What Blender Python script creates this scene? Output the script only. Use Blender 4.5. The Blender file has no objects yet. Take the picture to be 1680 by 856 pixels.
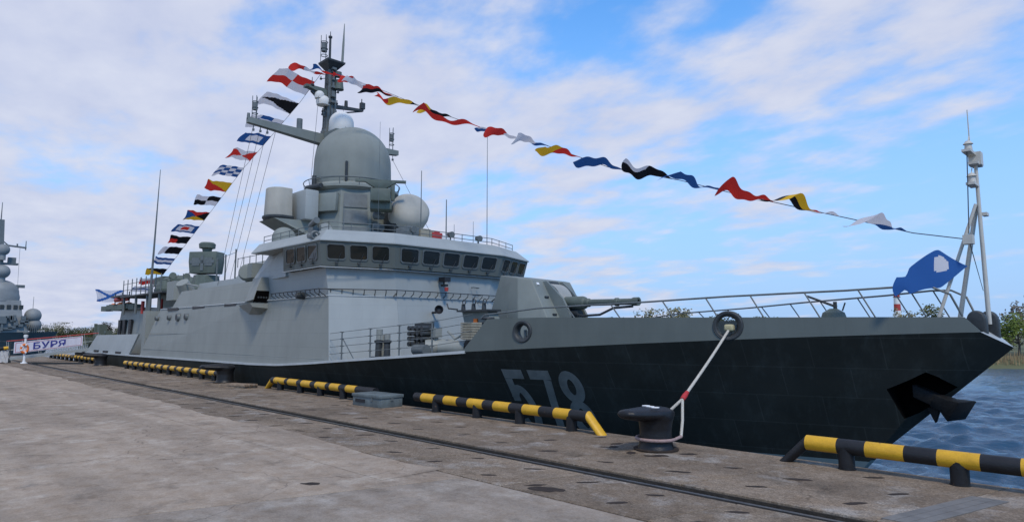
import bpy, bmesh, math, random
import numpy as np
from mathutils import Vector, Matrix, noise

R = math.radians
rnd = random.Random(578)
scene = bpy.context.scene
col = scene.collection

# ------------------------------------------------------------------ camera
cam_d = bpy.data.cameras.new('camera'); cam = bpy.data.objects.new('camera', cam_d); col.objects.link(cam)
PHI, PITCH = 0.77075, 0.10837
cam.location = (0, 0, 2.4)
fw = Vector((-math.cos(PHI)*math.cos(PITCH), math.sin(PHI)*math.cos(PITCH), math.sin(PITCH)))
cam.rotation_euler = fw.to_track_quat('-Z', 'Y').to_euler()
cam_d.sensor_width = 36; cam_d.lens = 36*1080/1680
cam_d.clip_start = 0.1; cam_d.clip_end = 6000
scene.camera = cam

# ------------------------------------------------------------------ sky, sun, exposure
SUN_EL, SUN_AZ = R(52), R(-28)         # azimuth measured from +X towards +Y: bow quarter, camera side
world = bpy.data.worlds.new('World'); scene.world = world; world.use_nodes = True
wn, wl = world.node_tree.nodes, world.node_tree.links
wn.clear()
def W(t, **k):
    n = wn.new(t)
    for a, v in k.items(): setattr(n, a, v)
    return n
def wmath(op, a, b=None, clamp=False):
    n = W('ShaderNodeMath', operation=op, use_clamp=clamp)
    for i, v in enumerate((a, b)):
        if v is None: continue
        if isinstance(v, (int, float)): n.inputs[i].default_value = v
        else: wl.new(v, n.inputs[i])
    return n.outputs[0]
w_out = W('ShaderNodeOutputWorld'); w_bg = W('ShaderNodeBackground'); wl.new(w_bg.outputs[0], w_out.inputs[0])
sky = W('ShaderNodeTexSky', sky_type='NISHITA', sun_disc=False)
sky.sun_elevation = SUN_EL; sky.sun_rotation = math.pi/2 - SUN_AZ
sky.air_density = 1.0; sky.dust_density = 0.0; sky.ozone_density = 4.0
tc = W('ShaderNodeTexCoord'); sep = W('ShaderNodeSeparateXYZ'); wl.new(tc.outputs['Generated'], sep.inputs[0])
zc = wmath('ADD', wmath('MAXIMUM', sep.outputs[2], 0.0), 0.16)
cmb = W('ShaderNodeCombineXYZ')
wl.new(wmath('DIVIDE', sep.outputs[0], zc), cmb.inputs[0]); wl.new(wmath('DIVIDE', sep.outputs[1], zc), cmb.inputs[1])
mp = W('ShaderNodeMapping'); wl.new(cmb.outputs[0], mp.inputs[0])
mp.inputs['Rotation'].default_value = (0, 0, R(30)); mp.inputs['Scale'].default_value = (0.92, 1.2, 1); mp.inputs['Location'].default_value = (3.1, 1.7, 0)
n1 = W('ShaderNodeTexNoise'); n1.inputs['Scale'].default_value = 1.45; n1.inputs['Detail'].default_value = 9; n1.inputs['Roughness'].default_value = 0.52; n1.inputs['Distortion'].default_value = 0.15
n2 = W('ShaderNodeTexNoise'); n2.inputs['Scale'].default_value = 4.2; n2.inputs['Detail'].default_value = 7; n2.inputs['Roughness'].default_value = 0.55
wl.new(mp.outputs[0], n1.inputs['Vector']); wl.new(mp.outputs[0], n2.inputs['Vector'])
cov = wmath('ADD', wmath('MULTIPLY', n1.outputs[0], 0.62), wmath('MULTIPLY', n2.outputs[0], 0.38))
cov = wmath('ADD', cov, wmath('MULTIPLY', wmath('ADD', wmath('MULTIPLY', sep.outputs[0], -1.0), -0.60), 0.25))   # thicker cloud towards the left of the view
# clearer air low down on the bow side, thicker cloud higher up
lowz = wmath('ADD', wmath('MINIMUM', sep.outputs[2], 0.36), -0.17)
cov = wmath('ADD', cov, wmath('MULTIPLY', wmath('MULTIPLY', lowz, wmath('ADD', sep.outputs[0], 1.0)), 0.62))
mr = W('ShaderNodeMapRange', interpolation_type='SMOOTHSTEP'); wl.new(cov, mr.inputs[0])
mr.inputs[1].default_value = 0.395; mr.inputs[2].default_value = 0.590; mr.inputs[3].default_value = 0.03; mr.inputs[4].default_value = 0.92
# cloud shade: thin lilac grey to white
cr = W('ShaderNodeValToRGB'); wl.new(n2.outputs[0], cr.inputs[0])
cr.color_ramp.elements[0].position = 0.3; cr.color_ramp.elements[0].color = (3.6, 3.87, 5.0, 1)
cr.color_ramp.elements[1].position = 0.7; cr.color_ramp.elements[1].color = (4.55, 4.70, 5.45, 1)
hs = W('ShaderNodeHueSaturation'); hs.inputs['Saturation'].default_value = 1.25; hs.inputs['Value'].default_value = 1.75
wl.new(sky.outputs[0], hs.inputs['Color'])
# thin pale blue air low over the horizon
hz = W('ShaderNodeMapRange', interpolation_type='SMOOTHSTEP'); wl.new(sep.outputs[2], hz.inputs[0]); hz.inputs[1].default_value = -0.02; hz.inputs[2].default_value = 0.55; hz.inputs[3].default_value = 0.98; hz.inputs[4].default_value = 0.0
hmix = W('ShaderNodeMix', data_type='RGBA'); wl.new(hz.outputs[0], hmix.inputs[0]); wl.new(hs.outputs[0], hmix.inputs[6]); hmix.inputs[7].default_value = (2.1, 3.5, 5.9, 1)
mixw = W('ShaderNodeMix', data_type='RGBA'); wl.new(mr.outputs[0], mixw.inputs[0]); wl.new(hmix.outputs[2], mixw.inputs[6]); wl.new(cr.outputs[0], mixw.inputs[7])
wl.new(mixw.outputs[2], w_bg.inputs[0]); w_bg.inputs[1].default_value = 0.15

sun_d = bpy.data.lights.new('sun', 'SUN'); sun_d.energy = 2.3; sun_d.angle = R(10); sun_d.color = (1, 0.90, 0.74)
sun = bpy.data.objects.new('sun', sun_d); col.objects.link(sun); sun.location = (20, -20, 40)
sdir = Vector((math.cos(SUN_EL)*math.cos(SUN_AZ), math.cos(SUN_EL)*math.sin(SUN_AZ), math.sin(SUN_EL)))
sun.rotation_euler = (-sdir).to_track_quat('-Z', 'Y').to_euler()
scene.view_settings.view_transform = 'Standard'; scene.view_settings.look = 'None'
scene.view_settings.exposure = 0.05; scene.view_settings.gamma = 1.0
try:
    scene.cycles.max_bounces = 6; scene.cycles.diffuse_bounces = 3; scene.cycles.use_denoising = True
except Exception: pass

# ------------------------------------------------------------------ materials
MATS = {}
def mat(name, c, rough=0.55, var=0.12, scale=1.2, bump=0.0, bscale=40, streak=0.0, metal=0.0, spec=0.4, c2=None, fine=0.0, plates=0.0, wear=0.0):
    """paint / stone like surface: base colour, cloudy variation, optional vertical run marks, fine grain, bump"""
    if name in MATS: return MATS[name]
    m = bpy.data.materials.new(name); m.use_nodes = True; MATS[name] = m
    n, l = m.node_tree.nodes, m.node_tree.links
    b = n['Principled BSDF']; b.inputs['Roughness'].default_value = rough; b.inputs['Metallic'].default_value = metal
    b.inputs['Specular IOR Level'].default_value = spec
    t = n.new('ShaderNodeTexCoord'); g = n.new('ShaderNodeNewGeometry')
    nz = n.new('ShaderNodeTexNoise'); nz.inputs['Scale'].default_value = scale; nz.inputs['Detail'].default_value = 8; nz.inputs['Roughness'].default_value = 0.6
    l.new(g.outputs['Position'], nz.inputs['Vector'])
    ra = n.new('ShaderNodeValToRGB'); l.new(nz.outputs[0], ra.inputs[0])
    ra.color_ramp.elements[0].position = 0.3; ra.color_ramp.elements[1].position = 0.7
    lo = [x*(1-var) for x in c] if c2 is None else c2
    hi = [min(1, x*(1+var)) for x in c]
    ra.color_ramp.elements[0].color = (*lo, 1); ra.color_ramp.elements[1].color = (*hi, 1)
    out = ra.outputs[0]
    if streak:
        mpn = n.new('ShaderNodeMapping'); l.new(g.outputs['Position'], mpn.inputs[0]); mpn.inputs['Scale'].default_value = (1.1, 1.1, 0.12)
        ns = n.new('ShaderNodeTexNoise'); ns.inputs['Scale'].default_value = 1.6; ns.inputs['Detail'].default_value = 6; l.new(mpn.outputs[0], ns.inputs['Vector'])
        r2 = n.new('ShaderNodeValToRGB'); l.new(ns.outputs[0], r2.inputs[0])
        r2.color_ramp.elements[0].position = 0.36; r2.color_ramp.elements[0].color = (1-streak,)*3 + (1,)
        r2.color_ramp.elements[1].position = 0.6; r2.color_ramp.elements[1].color = (1, 1, 1, 1)
        mx = n.new('ShaderNodeMix'); mx.data_type = 'RGBA'; mx.blend_type = 'MULTIPLY'; mx.inputs[0].default_value = 1
        l.new(out, mx.inputs[6]); l.new(r2.outputs[0], mx.inputs[7]); out = mx.outputs[2]
    if fine:
        nf = n.new('ShaderNodeTexNoise'); nf.inputs['Scale'].default_value = 60; nf.inputs['Detail'].default_value = 4; l.new(g.outputs['Position'], nf.inputs['Vector'])
        r3 = n.new('ShaderNodeValToRGB'); l.new(nf.outputs[0], r3.inputs[0])
        r3.color_ramp.elements[0].position = 0.35; r3.color_ramp.elements[0].color = (1-fine,)*3 + (1,)
        r3.color_ramp.elements[1].position = 0.65; r3.color_ramp.elements[1].color = (1, 1, 1, 1)
        mx = n.new('ShaderNodeMix'); mx.data_type = 'RGBA'; mx.blend_type = 'MULTIPLY'; mx.inputs[0].default_value = 1
        l.new(out, mx.inputs[6]); l.new(r3.outputs[0], mx.inputs[7]); out = mx.outputs[2]
    if wear:
        nw = n.new('ShaderNodeTexNoise'); nw.inputs['Scale'].default_value = 7; nw.inputs['Detail'].default_value = 9; nw.inputs['Roughness'].default_value = 0.75; l.new(g.outputs['Position'], nw.inputs['Vector'])
        rw = n.new('ShaderNodeValToRGB'); l.new(nw.outputs[0], rw.inputs[0]); rw.color_ramp.elements[0].position = 0.74-wear; rw.color_ramp.elements[1].position = 0.77-wear
        mx = n.new('ShaderNodeMix'); mx.data_type = 'RGBA'; l.new(rw.outputs[0], mx.inputs[0]); l.new(out, mx.inputs[6]); mx.inputs[7].default_value = (0.085, 0.05, 0.03, 1); out = mx.outputs[2]
    if plates:
        sx = n.new('ShaderNodeSeparateXYZ'); l.new(g.outputs['Position'], sx.inputs[0]); ad = n.new('ShaderNodeMath'); l.new(sx.outputs[0], ad.inputs[0]); l.new(sx.outputs[1], ad.inputs[1])
        cb = n.new('ShaderNodeCombineXYZ'); l.new(ad.outputs[0], cb.inputs[0]); l.new(sx.outputs[2], cb.inputs[1])
        bk = n.new('ShaderNodeTexBrick'); l.new(cb.outputs[0], bk.inputs['Vector']); bk.inputs['Scale'].default_value = 0.42; bk.inputs['Mortar Size'].default_value = 0.006; bk.inputs['Mortar Smooth'].default_value = 0.6
        bk.inputs['Color1'].default_value = (1, 1, 1, 1); bk.inputs['Color2'].default_value = (1-plates*0.35,)*3+(1,); bk.inputs['Mortar'].default_value = (1-plates,)*3+(1,)
        mx = n.new('ShaderNodeMix'); mx.data_type = 'RGBA'; mx.blend_type = 'MULTIPLY'; mx.inputs[0].default_value = 1
        l.new(out, mx.inputs[6]); l.new(bk.outputs['Color'], mx.inputs[7]); out = mx.outputs[2]
    l.new(out, b.inputs['Base Color'])
    if bump:
        nb = n.new('ShaderNodeTexNoise'); nb.inputs['Scale'].default_value = bscale; nb.inputs['Detail'].default_value = 5; l.new(g.outputs['Position'], nb.inputs['Vector'])
        bp = n.new('ShaderNodeBump'); bp.inputs['Strength'].default_value = bump; bp.inputs['Distance'].default_value = 0.02
        l.new(nb.outputs[0], bp.inputs['Height']); l.new(bp.outputs[0], b.inputs['Normal'])
    return m

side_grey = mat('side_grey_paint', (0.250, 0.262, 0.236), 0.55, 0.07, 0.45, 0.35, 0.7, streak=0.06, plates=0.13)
front_grey = mat('front_grey_paint', (0.305, 0.326, 0.314), 0.55, 0.05, 0.5, 0.25, 0.8, streak=0.05, plates=0.09)  # paler than the side grey: brighter light on forward walls put into the colour
band_grey = mat('window_band_shaded', (0.112, 0.125, 0.112), 0.5, 0.06, 0.9)  # darker than the walls: shade of the outward lean put into the colour
top_grey = mat('top_grey_paint', (0.172, 0.192, 0.174), 0.6, 0.10, 1.1, 0.12, 2, streak=0.08)
dome_grey = mat('radome_grey', (0.215, 0.232, 0.208), 0.75, 0.09, 0.7, 0.06, 3, streak=0.07)
pale_dome = mat('radome_pale', (0.37, 0.355, 0.305), 0.75, 0.08, 1.6, streak=0.08)
white_dome = mat('radome_white', (0.62, 0.61, 0.57), 0.7, 0.04)
bul_grey = mat('bulwark_grey', (0.098, 0.113, 0.102), 0.46, 0.08, 0.7, 0.25, 0.9, streak=0.10, plates=0.06)
trim_grey = mat('trim_pale_grey', (0.36, 0.38, 0.375), 0.5, 0.1, 2)
hull_dark = None
dark_steel = mat('dark_steel', (0.035, 0.04, 0.042), 0.55, 0.25, 5, 0.2, 30)
mid_steel = mat('mid_steel', (0.11, 0.125, 0.125), 0.5, 0.2, 4)
olive_grey = mat('green_grey_paint', (0.092, 0.112, 0.092), 0.55, 0.15, 3)
deck_mat = mat('deck_paint', (0.075, 0.08, 0.078), 0.75, 0.15, 2)
anchor_mat = mat('anchor_black', (0.008, 0.008, 0.008), 0.7, 0.4, 6, 0.4, 18, spec=0.2)
pocket_mat = mat('pocket_shade_black', (0.004, 0.004, 0.004), 1.0, 0.2, 4, spec=0.0)  # near-black stands in for shade inside the anchor pocket and launcher opening
black_paint = mat('black_paint', (0.016, 0.016, 0.018), 0.5, 0.3, 6, 0.3, 25)
mast_cream = mat('mast_cream_paint', (0.50, 0.48, 0.42), 0.5, 0.08, 4)
rope_mat = mat('rope_cream', (0.55, 0.51, 0.43), 0.9, 0.15, 30, 0.8, 160)
rope_red = mat('rope_red_tape', (0.42, 0.03, 0.03), 0.7, 0.2, 20)
rope_pink = mat('rope_stained', (0.36, 0.25, 0.23), 0.9, 0.2, 20, 0.8, 160)
wire_mat = mat('wire', (0.06, 0.065, 0.07), 0.6, 0.1)
orange_mat = mat('lifejacket_orange', (0.70, 0.16, 0.02), 0.6, 0.15, 6)
red_mat = mat('red_paint', (0.40, 0.045, 0.035), 0.5, 0.15, 5)
white_paint = mat('white_paint', (0.70, 0.70, 0.68), 0.5, 0.08, 4)
tan_mat = mat('canvas_tan', (0.30, 0.27, 0.20), 0.8, 0.15, 6)
wood_mat = mat('old_wood', (0.26, 0.19, 0.13), 0.85, 0.35, 8, 0.5, 50)
box_grey = mat('box_grey_paint', (0.125, 0.150, 0.150), 0.5, 0.22, 4, 0.3, 20, streak=0.2)
steel_plate = mat('steel_cover', (0.165, 0.155, 0.140), 0.6, 0.25, 3, 0.3, 25, metal=0.15)
rail_steel = mat('rail_steel', (0.16, 0.15, 0.14), 0.35, 0.25, 4, metal=0.7)
groove_mat = mat('groove_dirt', (0.045, 0.038, 0.03), 0.95, 0.4, 5, 0.8, 30)
rust_mat = mat('rust_dark', (0.028, 0.018, 0.012), 0.9, 0.5, 9, 0.6, 40)
num_mat = mat('number_faded_grey', (0.185, 0.19, 0.172), 0.6, 0.22, 2.5, streak=0.15)

def glass(name, c, rough=0.05):
    m = bpy.data.materials.new(name); m.use_nodes = True
    b = m.node_tree.nodes['Principled BSDF']; b.inputs['Base Color'].default_value = (*c, 1)
    b.inputs['Roughness'].default_value = rough; b.inputs['Specular IOR Level'].default_value = 0.5
    return m
glass_mat = glass('bridge_glass', (0.018, 0.02, 0.018), 0.04)

def yellow_paint():
    m = mat('yellow_paint', (0.68, 0.37, 0.02), 0.45, 0.14, 4, 0.25, 30, fine=0.15, wear=0.10)
    return m
yellow = yellow_paint()
fender_black = mat('fender_black_paint', (0.014, 0.014, 0.015), 0.5, 0.3, 5, 0.3, 30, spec=0.35, wear=0.09)

def hull_paint():
    m = bpy.data.materials.new('hull_near_black'); m.use_nodes = True
    n, l = m.node_tree.nodes, m.node_tree.links; b = n['Principled BSDF']
    g = n.new('ShaderNodeNewGeometry'); sp = n.new('ShaderNodeSeparateXYZ'); l.new(g.outputs['Position'], sp.inputs[0])
    nz = n.new('ShaderNodeTexNoise'); nz.inputs['Scale'].default_value = 0.5; nz.inputs['Detail'].default_value = 8; l.new(g.outputs['Position'], nz.inputs['Vector'])
    ra = n.new('ShaderNodeValToRGB'); l.new(nz.outputs[0], ra.inputs[0])
    ra.color_ramp.elements[0].position = 0.3; ra.color_ramp.elements[0].color = (0.0285, 0.0290, 0.0240, 1)
    ra.color_ramp.elements[1].position = 0.75; ra.color_ramp.elements[1].color = (0.044, 0.045, 0.038, 1)
    # pale boot topping near the water
    # faint pale run marks and rub scuffs, plate seams
    mpn = n.new('ShaderNodeMapping'); l.new(g.outputs['Position'], mpn.inputs[0]); mpn.inputs['Scale'].default_value = (2.2, 2.2, 0.22)
    ns = n.new('ShaderNodeTexNoise'); ns.inputs['Scale'].default_value = 1.2; ns.inputs['Detail'].default_value = 9; ns.inputs['Roughness'].default_value = 0.7; l.new(mpn.outputs[0], ns.inputs['Vector'])
    r2 = n.new('ShaderNodeValToRGB'); l.new(ns.outputs[0], r2.inputs[0]); r2.color_ramp.elements[0].position = 0.5; r2.color_ramp.elements[1].position = 0.8; r2.color_ramp.elements[0].color = (0, 0, 0, 1); r2.color_ramp.elements[1].color = (0.02, 0.024, 0.022, 1)
    adc = n.new('ShaderNodeMix'); adc.data_type = 'RGBA'; adc.blend_type = 'ADD'; adc.inputs[0].default_value = 1; l.new(ra.outputs[0], adc.inputs[6]); l.new(r2.outputs[0], adc.inputs[7])
    cbx = n.new('ShaderNodeCombineXYZ'); l.new(sp.outputs[0], cbx.inputs[0]); l.new(sp.outputs[2], cbx.inputs[1])
    bk = n.new('ShaderNodeTexBrick'); l.new(cbx.outputs[0], bk.inputs['Vector']); bk.inputs['Scale'].default_value = 0.33; bk.inputs['Mortar Size'].default_value = 0.005; bk.inputs['Mortar Smooth'].default_value = 0.5
    bk.inputs['Color1'].default_value = (1, 1, 1, 1); bk.inputs['Color2'].default_value = (0.9, 0.9, 0.9, 1); bk.inputs['Mortar'].default_value = (1.35, 1.35, 1.35, 1)
    mm = n.new('ShaderNodeMix'); mm.data_type = 'RGBA'; mm.blend_type = 'MULTIPLY'; mm.inputs[0].default_value = 1; l.new(adc.outputs[2], mm.inputs[6]); l.new(bk.outputs['Color'], mm.inputs[7])
    lt = n.new('ShaderNodeMath'); lt.operation = 'LESS_THAN'; l.new(sp.outputs[2], lt.inputs[0]); lt.inputs[1].default_value = -0.92
    mx = n.new('ShaderNodeMix'); mx.data_type = 'RGBA'; l.new(lt.outputs[0], mx.inputs[0]); l.new(mm.outputs[2], mx.inputs[6]); mx.inputs[7].default_value = (0.20, 0.25, 0.245, 1)
    l.new(mx.outputs[2], b.inputs['Base Color']); b.inputs['Roughness'].default_value = 0.6; b.inputs['Specular IOR Level'].default_value = 0.08
    nb = n.new('ShaderNodeTexNoise'); nb.inputs['Scale'].default_value = 0.9; nb.inputs['Detail'].default_value = 3; l.new(g.outputs['Position'], nb.inputs['Vector'])
    bp = n.new('ShaderNodeBump'); bp.inputs['Strength'].default_value = 0.5; bp.inputs['Distance'].default_value = 0.05; l.new(nb.outputs[0], bp.inputs['Height']); l.new(bp.outputs[0], b.inputs['Normal'])
    return m
hull_dark = hull_paint()

def concrete(name, base, dark, pale, seed, gravel=0.35, stain=0.5):
    m = bpy.data.materials.new(name); m.use_nodes = True
    n, l = m.node_tree.nodes, m.node_tree.links; b = n['Principled BSDF']; b.inputs['Roughness'].default_value = 0.88; b.inputs['Specular IOR Level'].default_value = 0.3
    g = n.new('ShaderNodeNewGeometry')
    def noise_(sc, det=8, off=0, rough=0.6, stretch=None):
        mpn = n.new('ShaderNodeMapping'); l.new(g.outputs['Position'], mpn.inputs[0]); mpn.inputs['Location'].default_value = (seed*3.7+off, seed*1.3+off*2, 0)
        if stretch: mpn.inputs['Scale'].default_value = stretch
        z = n.new('ShaderNodeTexNoise'); z.inputs['Scale'].default_value = sc; z.inputs['Detail'].default_value = det; z.inputs['Roughness'].default_value = rough
        l.new(mpn.outputs[0], z.inputs['Vector']); return z.outputs[0]
    def ramp(src, p0, c0, p1, c1):
        r = n.new('ShaderNodeValToRGB'); l.new(src, r.inputs[0]); r.color_ramp.elements[0].position = p0; r.color_ramp.elements[1].position = p1
        r.color_ramp.elements[0].color = (*c0, 1); r.color_ramp.elements[1].color = (*c1, 1); return r.outputs[0]
    def mult(a, bb, f=1.0):
        x = n.new('ShaderNodeMix'); x.data_type = 'RGBA'; x.blend_type = 'MULTIPLY'; x.inputs[0].default_value = f; l.new(a, x.inputs[6]); l.new(bb, x.inputs[7]); return x.outputs[2]
    c = ramp(noise_(0.35, 9, 0, 0.62), 0.32, dark, 0.68, base)
    # pale worn patches
    pm = ramp(noise_(0.9, 9, 11, 0.65), 0.54, (0, 0, 0), 0.66, (1, 1, 1))
    x = n.new('ShaderNodeMix'); x.data_type = 'RGBA'; l.new(pm, x.inputs[0]); l.new(c, x.inputs[6]); x.inputs[7].default_value = (*pale, 1); c = x.outputs[2]
    # darker stains, tyre-rubbed bands along the quay
    st = ramp(noise_(1.3, 10, 23, 0.7), 0.30, (1-stain,)*3, 0.47, (1, 1, 1)); c = mult(c, st)
    sb = ramp(noise_(1.0, 6, 31, 0.6, (0.12, 1.1, 1)), 0.35, (0.80, 0.79, 0.78), 0.6, (1.04, 1.03, 1.02)); c = mult(c, sb)
    gr = ramp(noise_(38, 5, 5, 0.8), 0.36, (1-gravel,)*3, 0.62, (1.08, 1.07, 1.05)); c = mult(c, gr)
    pv = n.new('ShaderNodeTexVoronoi'); pv.inputs['Scale'].default_value = 26; l.new(g.outputs['Position'], pv.inputs['Vector'])
    pvb = n.new('ShaderNodeSeparateColor'); l.new(pv.outputs['Color'], pvb.inputs[0])
    peb = ramp(pvb.outputs[0], 0.0, (0.72, 0.70, 0.68), 1.0, (1.22, 1.20, 1.17)); c = mult(c, peb, min(1.0, gravel*1.5))
    # brown blotches and hairline cracks
    bl = ramp(noise_(2.6, 9, 41, 0.75), 0.40, (0.80, 0.74, 0.67), 0.56, (1, 1, 1)); c = mult(c, bl, 0.8)
    sp2 = ramp(noise_(120, 3, 51, 0.9), 0.30, (0.55, 0.52, 0.50), 0.44, (1, 1, 1)); c = mult(c, sp2, gravel)
    dn = n.new('ShaderNodeTexNoise'); dn.inputs['Scale'].default_value = 1.4; dn.inputs['Detail'].default_value = 6; l.new(g.outputs['Position'], dn.inputs['Vector'])
    dm = n.new('ShaderNodeMix'); dm.data_type = 'RGBA'; dm.blend_type = 'ADD'; dm.inputs[0].default_value = 0.9; l.new(g.outputs['Position'], dm.inputs[6]); l.new(dn.outputs['Color'], dm.inputs[7])
    vo = n.new('ShaderNodeTexVoronoi'); vo.feature = 'DISTANCE_TO_EDGE'; vo.inputs['Scale'].default_value = 0.21; l.new(dm.outputs[2], vo.inputs['Vector'])
    ck = ramp(vo.outputs[0], 0.0008, (0.45, 0.42, 0.40), 0.0032, (1, 1, 1)); c = mult(c, ck, 0.75)
    l.new(c, b.inputs['Base Color'])
    hb = n.new('ShaderNodeBump'); hb.inputs['Strength'].default_value = 0.7; hb.inputs['Distance'].default_value = 0.016; l.new(noise_(30, 8, 7, 0.75), hb.inputs['Height']); l.new(hb.outputs[0], b.inputs['Normal'])
    return m
conc_rough = concrete('concrete_gravelly', (0.345, 0.278, 0.208), (0.232, 0.184, 0.137), (0.42, 0.39, 0.35), 1, 0.55, 0.45)
conc_rough2 = concrete('concrete_gravelly_dark', (0.31, 0.249, 0.188), (0.205, 0.163, 0.121), (0.40, 0.37, 0.335), 5, 0.55, 0.45)
conc_smooth = concrete('concrete_smooth', (0.43, 0.355, 0.278), (0.305, 0.248, 0.192), (0.47, 0.41, 0.34), 2, 0.2, 0.42)
conc_blue = concrete('concrete_greyish', (0.365, 0.312, 0.256), (0.27, 0.23, 0.188), (0.40, 0.36, 0.31), 3, 0.2, 0.42)
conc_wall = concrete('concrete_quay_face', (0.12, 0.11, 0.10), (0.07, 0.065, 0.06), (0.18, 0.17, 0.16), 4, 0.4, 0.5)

# ------------------------------------------------------------------ mesh helpers
BASE = {}
class MB:
    def __init__(s): s.v = []; s.f = []; s.m = []
    def add(s, vs, fs, mi=0):
        o = len(s.v); s.v += [tuple(p) for p in vs]; s.f += [tuple(i+o for i in f) for f in fs]; s.m += [mi]*len(fs); return s
    def box(s, x0, x1, y0, y1, z0, z1, mi=0):
        vs = [(x0,y0,z0),(x1,y0,z0),(x1,y1,z0),(x0,y1,z0),(x0,y0,z1),(x1,y0,z1),(x1,y1,z1),(x0,y1,z1)]
        return s.add(vs, [(0,3,2,1),(4,5,6,7),(0,1,5,4),(1,2,6,5),(2,3,7,6),(3,0,4,7)], mi)
    def obox(s, c, ax, ay, az, hx, hy, hz, mi=0):
        c, ax, ay, az = Vector(c), Vector(ax).normalized(), Vector(ay).normalized(), Vector(az).normalized()
        vs = [c+ax*hx*i+ay*hy*j+az*hz*k for k in (-1,1) for (i,j) in ((-1,-1),(1,-1),(1,1),(-1,1))]
        return s.add(vs, [(0,3,2,1),(4,5,6,7),(0,1,5,4),(1,2,6,5),(2,3,7,6),(3,0,4,7)], mi)
    def loft(s, rings, cap0=True, cap1=True, mi=0, closed=True):
        n = len(rings[0]); vs = [p for r in rings for p in r]; fs = []
        for a in range(len(rings)-1):
            for i in range(n if closed else n-1):
                j = (i+1) % n; fs.append((a*n+i, a*n+j, (a+1)*n+j, (a+1)*n+i))
        if cap0: fs.append(tuple(reversed(range(n))))
        if cap1: fs.append(tuple(range((len(rings)-1)*n, len(rings)*n)))
        return s.add(vs, fs, mi)
    def cyl(s, p, q, r0, r1=None, n=12, mi=0, cap=True):
        p, q = Vector(p), Vector(q); r1 = r0 if r1 is None else r1
        d = (q-p).normalized(); u = d.orthogonal().normalized(); w = d.cross(u)
        ring = lambda c, r: [c+(u*math.cos(2*math.pi*i/n)+w*math.sin(2*math.pi*i/n))*r for i in range(n)]
        return s.loft([ring(p, r0), ring(q, r1)], cap, cap, mi)
    def tube(s, pts, r, n=8, mi=0):
        pts = [Vector(p) for p in pts]; rings = []; u = None
        for i, p in enumerate(pts):
            d = (pts[min(i+1, len(pts)-1)]-pts[max(i-1, 0)]).normalized()
            if u is None: u = d.orthogonal().normalized()
            u = (u-d*u.dot(d)).normalized(); w = d.cross(u)
            rr = r[i] if isinstance(r, (list, tuple)) else r
            rings.append([p+(u*math.cos(2*math.pi*k/n)+w*math.sin(2*math.pi*k/n))*rr for k in range(n)])
        return s.loft(rings, True, True, mi)
    def rev(s, c, prof, axis=(0,0,1), n=32, mi=0, cap=True):
        """surface of revolution, prof = [(radius, height)...] along axis from c"""
        c, d = Vector(c), Vector(axis).normalized(); u = d.orthogonal().normalized(); w = d.cross(u)
        rings = [[c+d*h+(u*math.cos(2*math.pi*i/n)+w*math.sin(2*math.pi*i/n))*max(r, 1e-4) for i in range(n)] for r, h in prof]
        return s.loft(rings, cap, cap, mi)
    def torus(s, c, axis, R_, r, n=28, m=10, mi=0, sx=1, sy=1, up=None):
        c, d = Vector(c), Vector(axis).normalized(); u = (Vector(up)-d*d.dot(Vector(up))).normalized() if up else d.orthogonal().normalized(); w = d.cross(u)
        vs = []; fs = []
        for i in range(n):
            a = 2*math.pi*i/n; e = u*math.cos(a)*sx+w*math.sin(a)*sy
            for k in range(m):
                b = 2*math.pi*k/m; vs.append(c+e*(R_+r*math.cos(b))+d*r*math.sin(b))
        for i in range(n):
            for k in range(m):
                fs.append((i*m+k, ((i+1)%n)*m+k, ((i+1)%n)*m+(k+1)%m, i*m+(k+1)%m))
        return s.add(vs, fs, mi)
    def prism(s, poly, z0, z1, mi=0):
        return s.loft([[(x,y,z0) for x,y in poly], [(x,y,z1) for x,y in poly]], mi=mi)
    def build(s, name, mats, parent=None, smooth=None, fix=True):
        base = BASE[parent.name] if parent else Vector((0,0,0))
        me = bpy.data.meshes.new(name); me.from_pydata([tuple(Vector(p)-base) for p in s.v], [], s.f)
        if not isinstance(mats, (list, tuple)): mats = [mats]
        for m in mats: me.materials.append(m)
        if len(mats) > 1: me.polygons.foreach_set('material_index', s.m)
        if fix:
            bm = bmesh.new(); bm.from_mesh(me); bmesh.ops.recalc_face_normals(bm, faces=bm.faces); bm.to_mesh(me); bm.free()
        if smooth is not None:
            me.polygons.foreach_set('use_smooth', [True]*len(me.polygons)); me.set_sharp_from_angle(angle=R(smooth))
        me.update()
        o = bpy.data.objects.new(name, me); col.objects.link(o)
        if parent: o.parent = parent
        BASE[o.name] = base
        return o

def tag(o, label=None, cat=None, group=None, kind=None):
    if label: o['label'] = label
    if cat: o['category'] = cat
    if group: o['group'] = group
    if kind: o['kind'] = kind
    return o
def thing(name, loc, label, cat, group=None):
    o = bpy.data.objects.new(name, None); col.objects.link(o); o.location = loc; o.empty_display_size = 0.5
    BASE[o.name] = Vector(loc); return tag(o, label, cat, group)
def recenter(o, loc):
    """move the origin of a top-level mesh to its base"""
    loc = Vector(loc); o.data.transform(Matrix.Translation(-loc)); o.location = loc; BASE[o.name] = loc; return o
def bevel(o, w=0.02, seg=2, ang=35):
    bm = bmesh.new(); bm.from_mesh(o.data)
    ed = [e for e in bm.edges if len(e.link_faces) == 2 and e.calc_face_angle(0) > R(ang)]
    bmesh.ops.bevel(bm, geom=ed, offset=w, segments=seg, affect='EDGES', profile=0.5, clamp_overlap=True)
    bm.to_mesh(o.data); bm.free(); o.data.polygons.foreach_set('use_smooth', [True]*len(o.data.polygons)); o.data.set_sharp_from_angle(angle=R(40)); return o
def interp(tab, x):
    return float(np.interp(x, [a for a, _ in tab], [b for _, b in tab]))

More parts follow.
